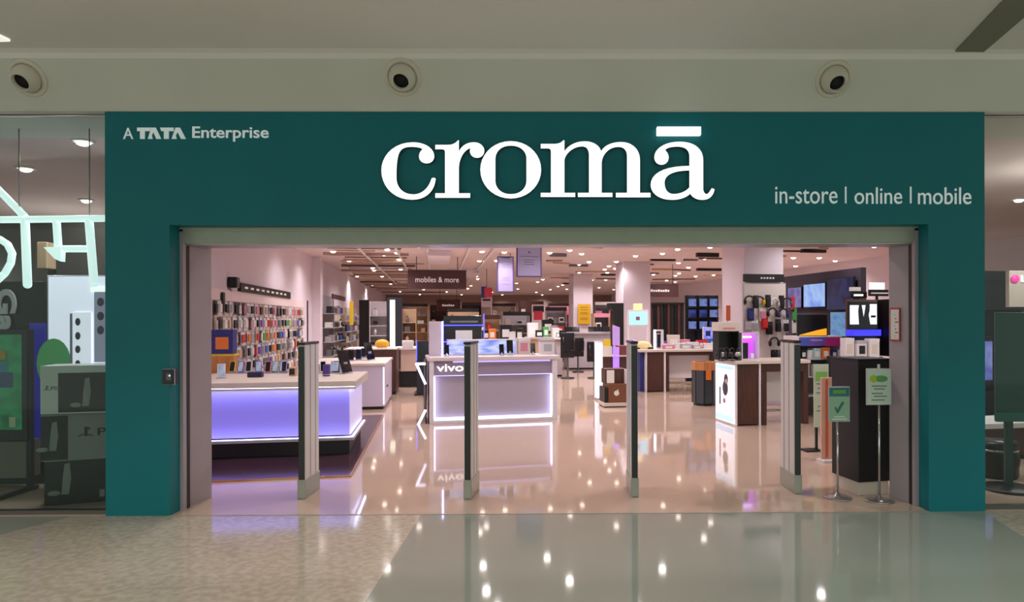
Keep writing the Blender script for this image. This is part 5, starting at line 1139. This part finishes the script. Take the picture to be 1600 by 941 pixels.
# black fixture with the turned lettering
g = at_y(70, 788, 1.25); g.z = 0
t = thing('display_wall', 'black display wall with turned grey lettering in the left shop window', 'display', g)
a = at_y(72, 440, 1.25); B('panel', mat('jet_panel', (16, 16, 20), .4), t, -1.9, 0, 0, .12, 0, a.z, .004)
wbox('blue_panel', mat('ink_blue_panel', (44, 46, 130), .4, emit=(50, 44, 190), es=.3), t, 46, 505, 71, 690, 1.235, .02, g)
me = text_mesh('Ga', m_(66, 7.4), m_(30, 7.4), .02, .03)
q = at_y(-3, 453, 1.23)
gg = link('lettering', me, mat('grey_letter', (150, 152, 152), .4, emit=(150, 152, 152), es=.32), t, (at_y(-4, 452, 1.23).x-g.x, -.03, at_y(0, 452, 1.23).z-g.z)); gg.rotation_euler = (0, math.radians(90), 0)
q = at_y(33, 785, .95); q.z = 0
t = thing('poster_display', 'green lit poster in a black frame at the far left of the left shop window', 'display', q)
wbox('frame', BLACK, t, -60, 515, 42, 690, .95, .1, q); wbox('poster', ramp_screen('green_poster', (30, 120, 70), (46, 150, 92), (24, 90, 60), .45, (1.5, 1, 1.5), 5.0), t, -56, 523, 33, 672, .94, .012, q, 0)
wbox('picture', mat('sun_print', (214, 170, 60), .5), t, -2, 548, 8, 562, .936, .004, q, .002); wbox('picture', mat('steel_print', (96, 110, 150), .5), t, -10, 582, 20, 606, .936, .004, q, .002); wbox('picture', mat('pale_print2', (206, 220, 180), .5), t, 14, 652, 24, 668, .936, .004, q, .002); wbox('picture', mat('aqua_print', (90, 160, 190), .5), t, -4, 566, 12, 582, .936, .004, q, .002)
wbox('post', CHAR, t, 41, 560, 48, 786, .97, .05, q); wbox('cabinet', mat('pewter_cabinet', (120, 114, 106), .5), t, -60, 690, 41, 748, .98, .2, q)
B('foot', CHAR, t, -.9, .12, -.5, -.45, 0, .04, .003); B('foot', CHAR, t, .06, .11, -.5, .1, 0, .04, .003)
# bright lightbox with the speaker picture
q = at_y(76, 600, 1.0); q.z = 0
t = thing('lightbox', 'bright white lightbox picturing a tall speaker in the left shop window', 'lightbox', q)
LBW = mat('lightbox_white', (236, 234, 250), .4, emit=(228, 226, 250), es=.82)
wbox('housing', SILV, t, 74, 430, 190, 640, 1.0, .14, q); wbox('face', LBW, t, 76, 432, 188, 600, .985, .015, q, 0)
GS = mat('leaf_green_print', (74, 150, 92), .45, emit=(74, 150, 92), es=.3)
c = at_y(84, 568, .98); MB().sph((c.x-q.x, c.y-q.y, c.z-q.z), .18, 1, .06, 1.45, 20).build('picture_shape', GS, t)
wbox('picture_shadow', mat('mauve_shade_print', (150, 140, 160), .5), t, 109, 490, 113, 570, .972, .008, q, .01); wbox('picture_speaker', mat('pale_speaker_print', (240, 238, 250), .4, emit=(232, 230, 250), es=.75), t, 113, 488, 142, 572, .965, .012, q, .02)
DOT = mat('speaker_dot', (70, 66, 92), .4)
for py in (503, 525, 546, 569): c = at_y(121.5, py, .96); MB().sph((c.x-q.x, c.y-q.y, c.z-q.z), .034, .8, .2, 1.2, 14).build('picture_dot', DOT, t)
wbox('picture_speaker', mat('grey_speaker_print', (150, 148, 172), .4, emit=(150, 148, 176), es=.4), t, 147, 456, 186, 566, .962, .015, q, .004)
for py in (472, 494, 516): c = at_y(157, py, .955); MB().sph((c.x-q.x, c.y-q.y, c.z-q.z), .036, 1, .2, 1.25, 14).build('picture_dot', DOT, t)
wbox('top_light', LETW, t, 141, 449, 188, 456, .96, .02, q, 0)
q = at_y(64, 420, 1.6); t = thing('wall_block', 'small beige block fixed high behind the white tube lettering', 'block', q); a = at_y(57, 420, 1.6); b = at_y(73, 378, 1.6)
B('block', TAN, t, a.x-q.x, b.x-q.x, 0, .15, 0, b.z-q.z, .01); B('post', BLACK, t, -.03, .03, .15, .2, -q.z, .2, 0)
# game console cartons in a stack
def console_carton(px0, pxe, pyt, pyb, y, z0, rz, label, face_dark, mark):
    p = at_y(px0, pyb, y); w = (at_y(pxe, pyb, y).x-p.x); h = at_y(px0, pyt, y).z-at_y(px0, pyb, y).z
    t = thing('console_carton', label, 'box', (p.x, y, z0), rz)
    return t, w, h
CWH = mat('carton_white', (226, 228, 226), .5); CGR = mat('carton_grey', (150, 150, 152), .5); CDK = mat('carton_dark', (44, 44, 46), .45, vary=.3, vscale=5); CSH = mat('carton_console', (150, 152, 152), .5)
def console_shape(t, x, z, h, y):
    MB().prism([(x, z), (x+h*.20, z), (x+h*.26, z+h*.5), (x+h*.22, z+h), (x+h*.08, z+h*.96), (x+h*.03, z+h*.5)], y-.004, y).build('picture_console', CSH, t)
    MB().sph((x-h*.2, y-.002, z+h*.05), h*.16, 1.2, .02, .5, 10).build('picture_pad', CSH, t)
def mark_ps(t, x, z, s, y, m1):
    MB().prism([(x, z), (x+s*.2, z), (x+s*.2, z+s*.62), (x+s*.42, z+s*.56), (x+s*.42, z+s*.74), (x, z+s*.86)], y-.003, y).build('emblem', m1, t)
    MB().prism([(x-s*.5, z+s*.06), (x-s*.04, z+s*.24), (x-s*.04, z+s*.12), (x-s*.42, z-s*.02)], y-.003, y).build('emblem', m1, t); MB().prism([(x+s*.24, z+s*.2), (x+s*.7, z+s*.06), (x+s*.58, z-s*.02), (x+s*.24, z+s*.1)], y-.003, y).build('emblem', m1, t)
y3 = .34
P3 = at_y(69, 797, y3); wS = at_y(182, 797, y3).x-P3.x
z1 = at_y(69, 732, y3).z; z2 = at_y(64, 652, y3).z; z3 = at_y(64, 570, y3).z
b0 = 0.0; b1 = at_y(69, 722, y3).z; b2 = at_y(69, 648, y3).z; b3 = at_y(69, 572, y3).z
t = thing('console_carton', 'dark console carton at the bottom of the stack in the left shop window', 'box', (P3.x, y3, 0), math.radians(20))
B('box', CDK, t, 0, wS, 0, .34, 0, b1-.002, .004); B('top_face', CWH, t, .0, wS, .002, .34, b1-.002, b1, 0); B('label_strip', PURP, t, wS*.86, wS, -.002, 0, .1, b1-.06, 0); console_shape(t, .14, .10, .30, -.001); B('label_strip', CGR, t, wS*.66, wS*.72, -.002, 0, .05, .12, 0)
xm = at_y(64, 640, y3).x
t = thing('console_carton', 'grey console carton with a dark logo, middle of the left window stack', 'box', (xm, y3-.005, b1), math.radians(19))
h = b2-b1; B('box', CGR, t, 0, wS+.03, 0, .34, .001, h-.002, .004); B('dark_panel', CDK, t, .0, wS*.32, -.003, 0, .01, h-.02, 0); console_shape(t, .07, .10, h*.62, -.004)
mark_ps(t, wS*.52, h*.50, .11, -.001, BLACK); link('lettering', text_mesh('PS5', .22, .075, .004, .01), BLACK, t, (wS*.68, -.003, h*.50))
t = thing('console_carton', 'white console carton with a dark picture, top of the left window stack', 'box', (xm, y3-.01, b2), math.radians(13))
h = b3-b2; B('box', CWH, t, 0, wS+.03, 0, .34, .001, h-.001, .004); B('dark_panel', CDK, t, wS*.22, wS+.03, -.003, 0, .015, h-.07, 0); console_shape(t, wS*.52, .07, h*.6, -.004); mark_ps(t, .05, h*.5, .05, -.001, GREYD); link('lettering', text_mesh('PS5', .075, .035, .004, .004), GREYD, t, (.09, -.003, h*.5))
# ------------------------------------------------------------------ right shop window
q = at_y(1579, 783, .75); q.z = 0; dd = (q-CP).dot(FW); zz = lambda py: CAM_H-(py-500)*dd/F_PX; xx = lambda px: m_(px-1579, dd)
t = thing('totem_sign', 'dark teal board on a post with a round black base in the right shop window', 'sign', q)
B('board', mat('deep_teal_board', (24, 84, 76), .35), t, xx(1557), xx(1622), 0, .04, zz(661), zz(490), .01); B('lower_edge', mat('teal_lip', (34, 112, 100), .35), t, xx(1556), xx(1623), -.008, .0, zz(661), zz(646), .002); B('post', mat('teal_post', (26, 66, 66), .4), t, xx(1574), xx(1586), .02, .06, .02, zz(600), .004)
MB().lathe([(.27, 0), (.27, .018), (.25, .028), (.0001, .03)], 30, Matrix.Translation((.02, .04, 0))).build('base', BLACK, t)
q = at_y(1577, 480, 3.2); t = thing('brand_sign', 'pale sign with a pink disc emblem and letters high in the right shop window', 'sign', q); dd = (q-CP).dot(FW); sc_ = dd/F_PX
B('board', mat('warm_grey_board', (190, 172, 166), .5), t, 0, 70*sc_, 0, .08, 0, 57*sc_, .006); B('post', CHAR, t, 30*sc_, 34*sc_, .08, .14, -q.z, 40*sc_, 0)
MB().lathe([(6.2*sc_, 0), (6.2*sc_, .02), (.0001, .02)], 24, Matrix.Translation((8.5*sc_, 0, 44*sc_)) @ Matrix.Rotation(math.radians(90), 4, 'X')).build('emblem', mat('pink_disc', (230, 60, 150), .4, emit=(230, 60, 150), es=.8), t)
link('lettering', text_mesh('LG', 17*sc_, 10.5*sc_, .02, .03), LETW, t, (18*sc_, -.012, 39*sc_))
q = at_y(1541, 700, 2.2); q.z = 0; dd = (q-CP).dot(FW)
zz = lambda py: CAM_H-(py-500)*dd/F_PX
t = thing('display_counter', 'shadowed counter behind the teal board in the right shop window', 'counter', q, PH)
B('body', BROWN, t, -.1, 1.6, .0, .6, .06, zz(672), .004); B('counter_top', WHITE, t, -.12, 1.62, -.03, .62, zz(672), zz(664), .004); B('plinth', BLACK, t, -.05, 1.55, .04, .56, 0, .06, 0)
t = thing('appliance_drum', 'large round black drum standing behind the teal board in the right shop window', 'appliance', at_z(1557, 744, 0), PH); MB().lathe([(.20, 0), (.215, .03), (.215, .36), (.2, .40), (.0001, .41)], 28).build('body', BLACK, t); MB().lathe([(.217, .30), (.217, .32)], 28).build('band', CHROME, t); MB().sph((0, -.2, .2), .12, 1, .15, 1, 16).build('port', CHAR, t)
q = fl(1541, 9.9); dd = 9.9; t = tv(Vector((q.x, q.y, CAM_H-(598-500)*dd/F_PX)), PH, m_(24, dd), m_(64, dd), ramp_screen('screen_violet', (110, 110, 220), (160, 160, 240), (80, 80, 190), .7, (1, 1, 1), 7.0), 'upright violet-blue screen at the left edge of the right shop window'); t.name = 'upright_screen'
B('foot', CHAR, t, -.2, .2, -.1, .2, -t.location.z, -t.location.z+.03, 0); B('post', CHAR, t, -.03, .03, .05, .09, -t.location.z+.03, .1, 0)
q = fl(1536, 11.0); t = gondola('wall_shelving', 'dark high shelving seen deep inside the right shop window', (q.x, q.y, 0), PH, 1.6, .5, CAM_H+75*11/F_PX, 5, CHAR, BLACK); 
for x, y, z, w_ in ((-7.2, 2.3, 2.3, 50), (-8.5, 6.0, 2.3, 60), (6.6, 2.4, 2.9, 55)):  # bodiless point lights added to brighten the ceilings behind the shop windows
    l_ = bpy.data.lights.new('window_fill', 'POINT'); l_.energy = w_; l_.color = (1, .94, .90); l_.shadow_soft_size = .12
    o_ = bpy.data.objects.new('window_fill', l_); COL.objects.link(o_); o_.location = (x, y, z)
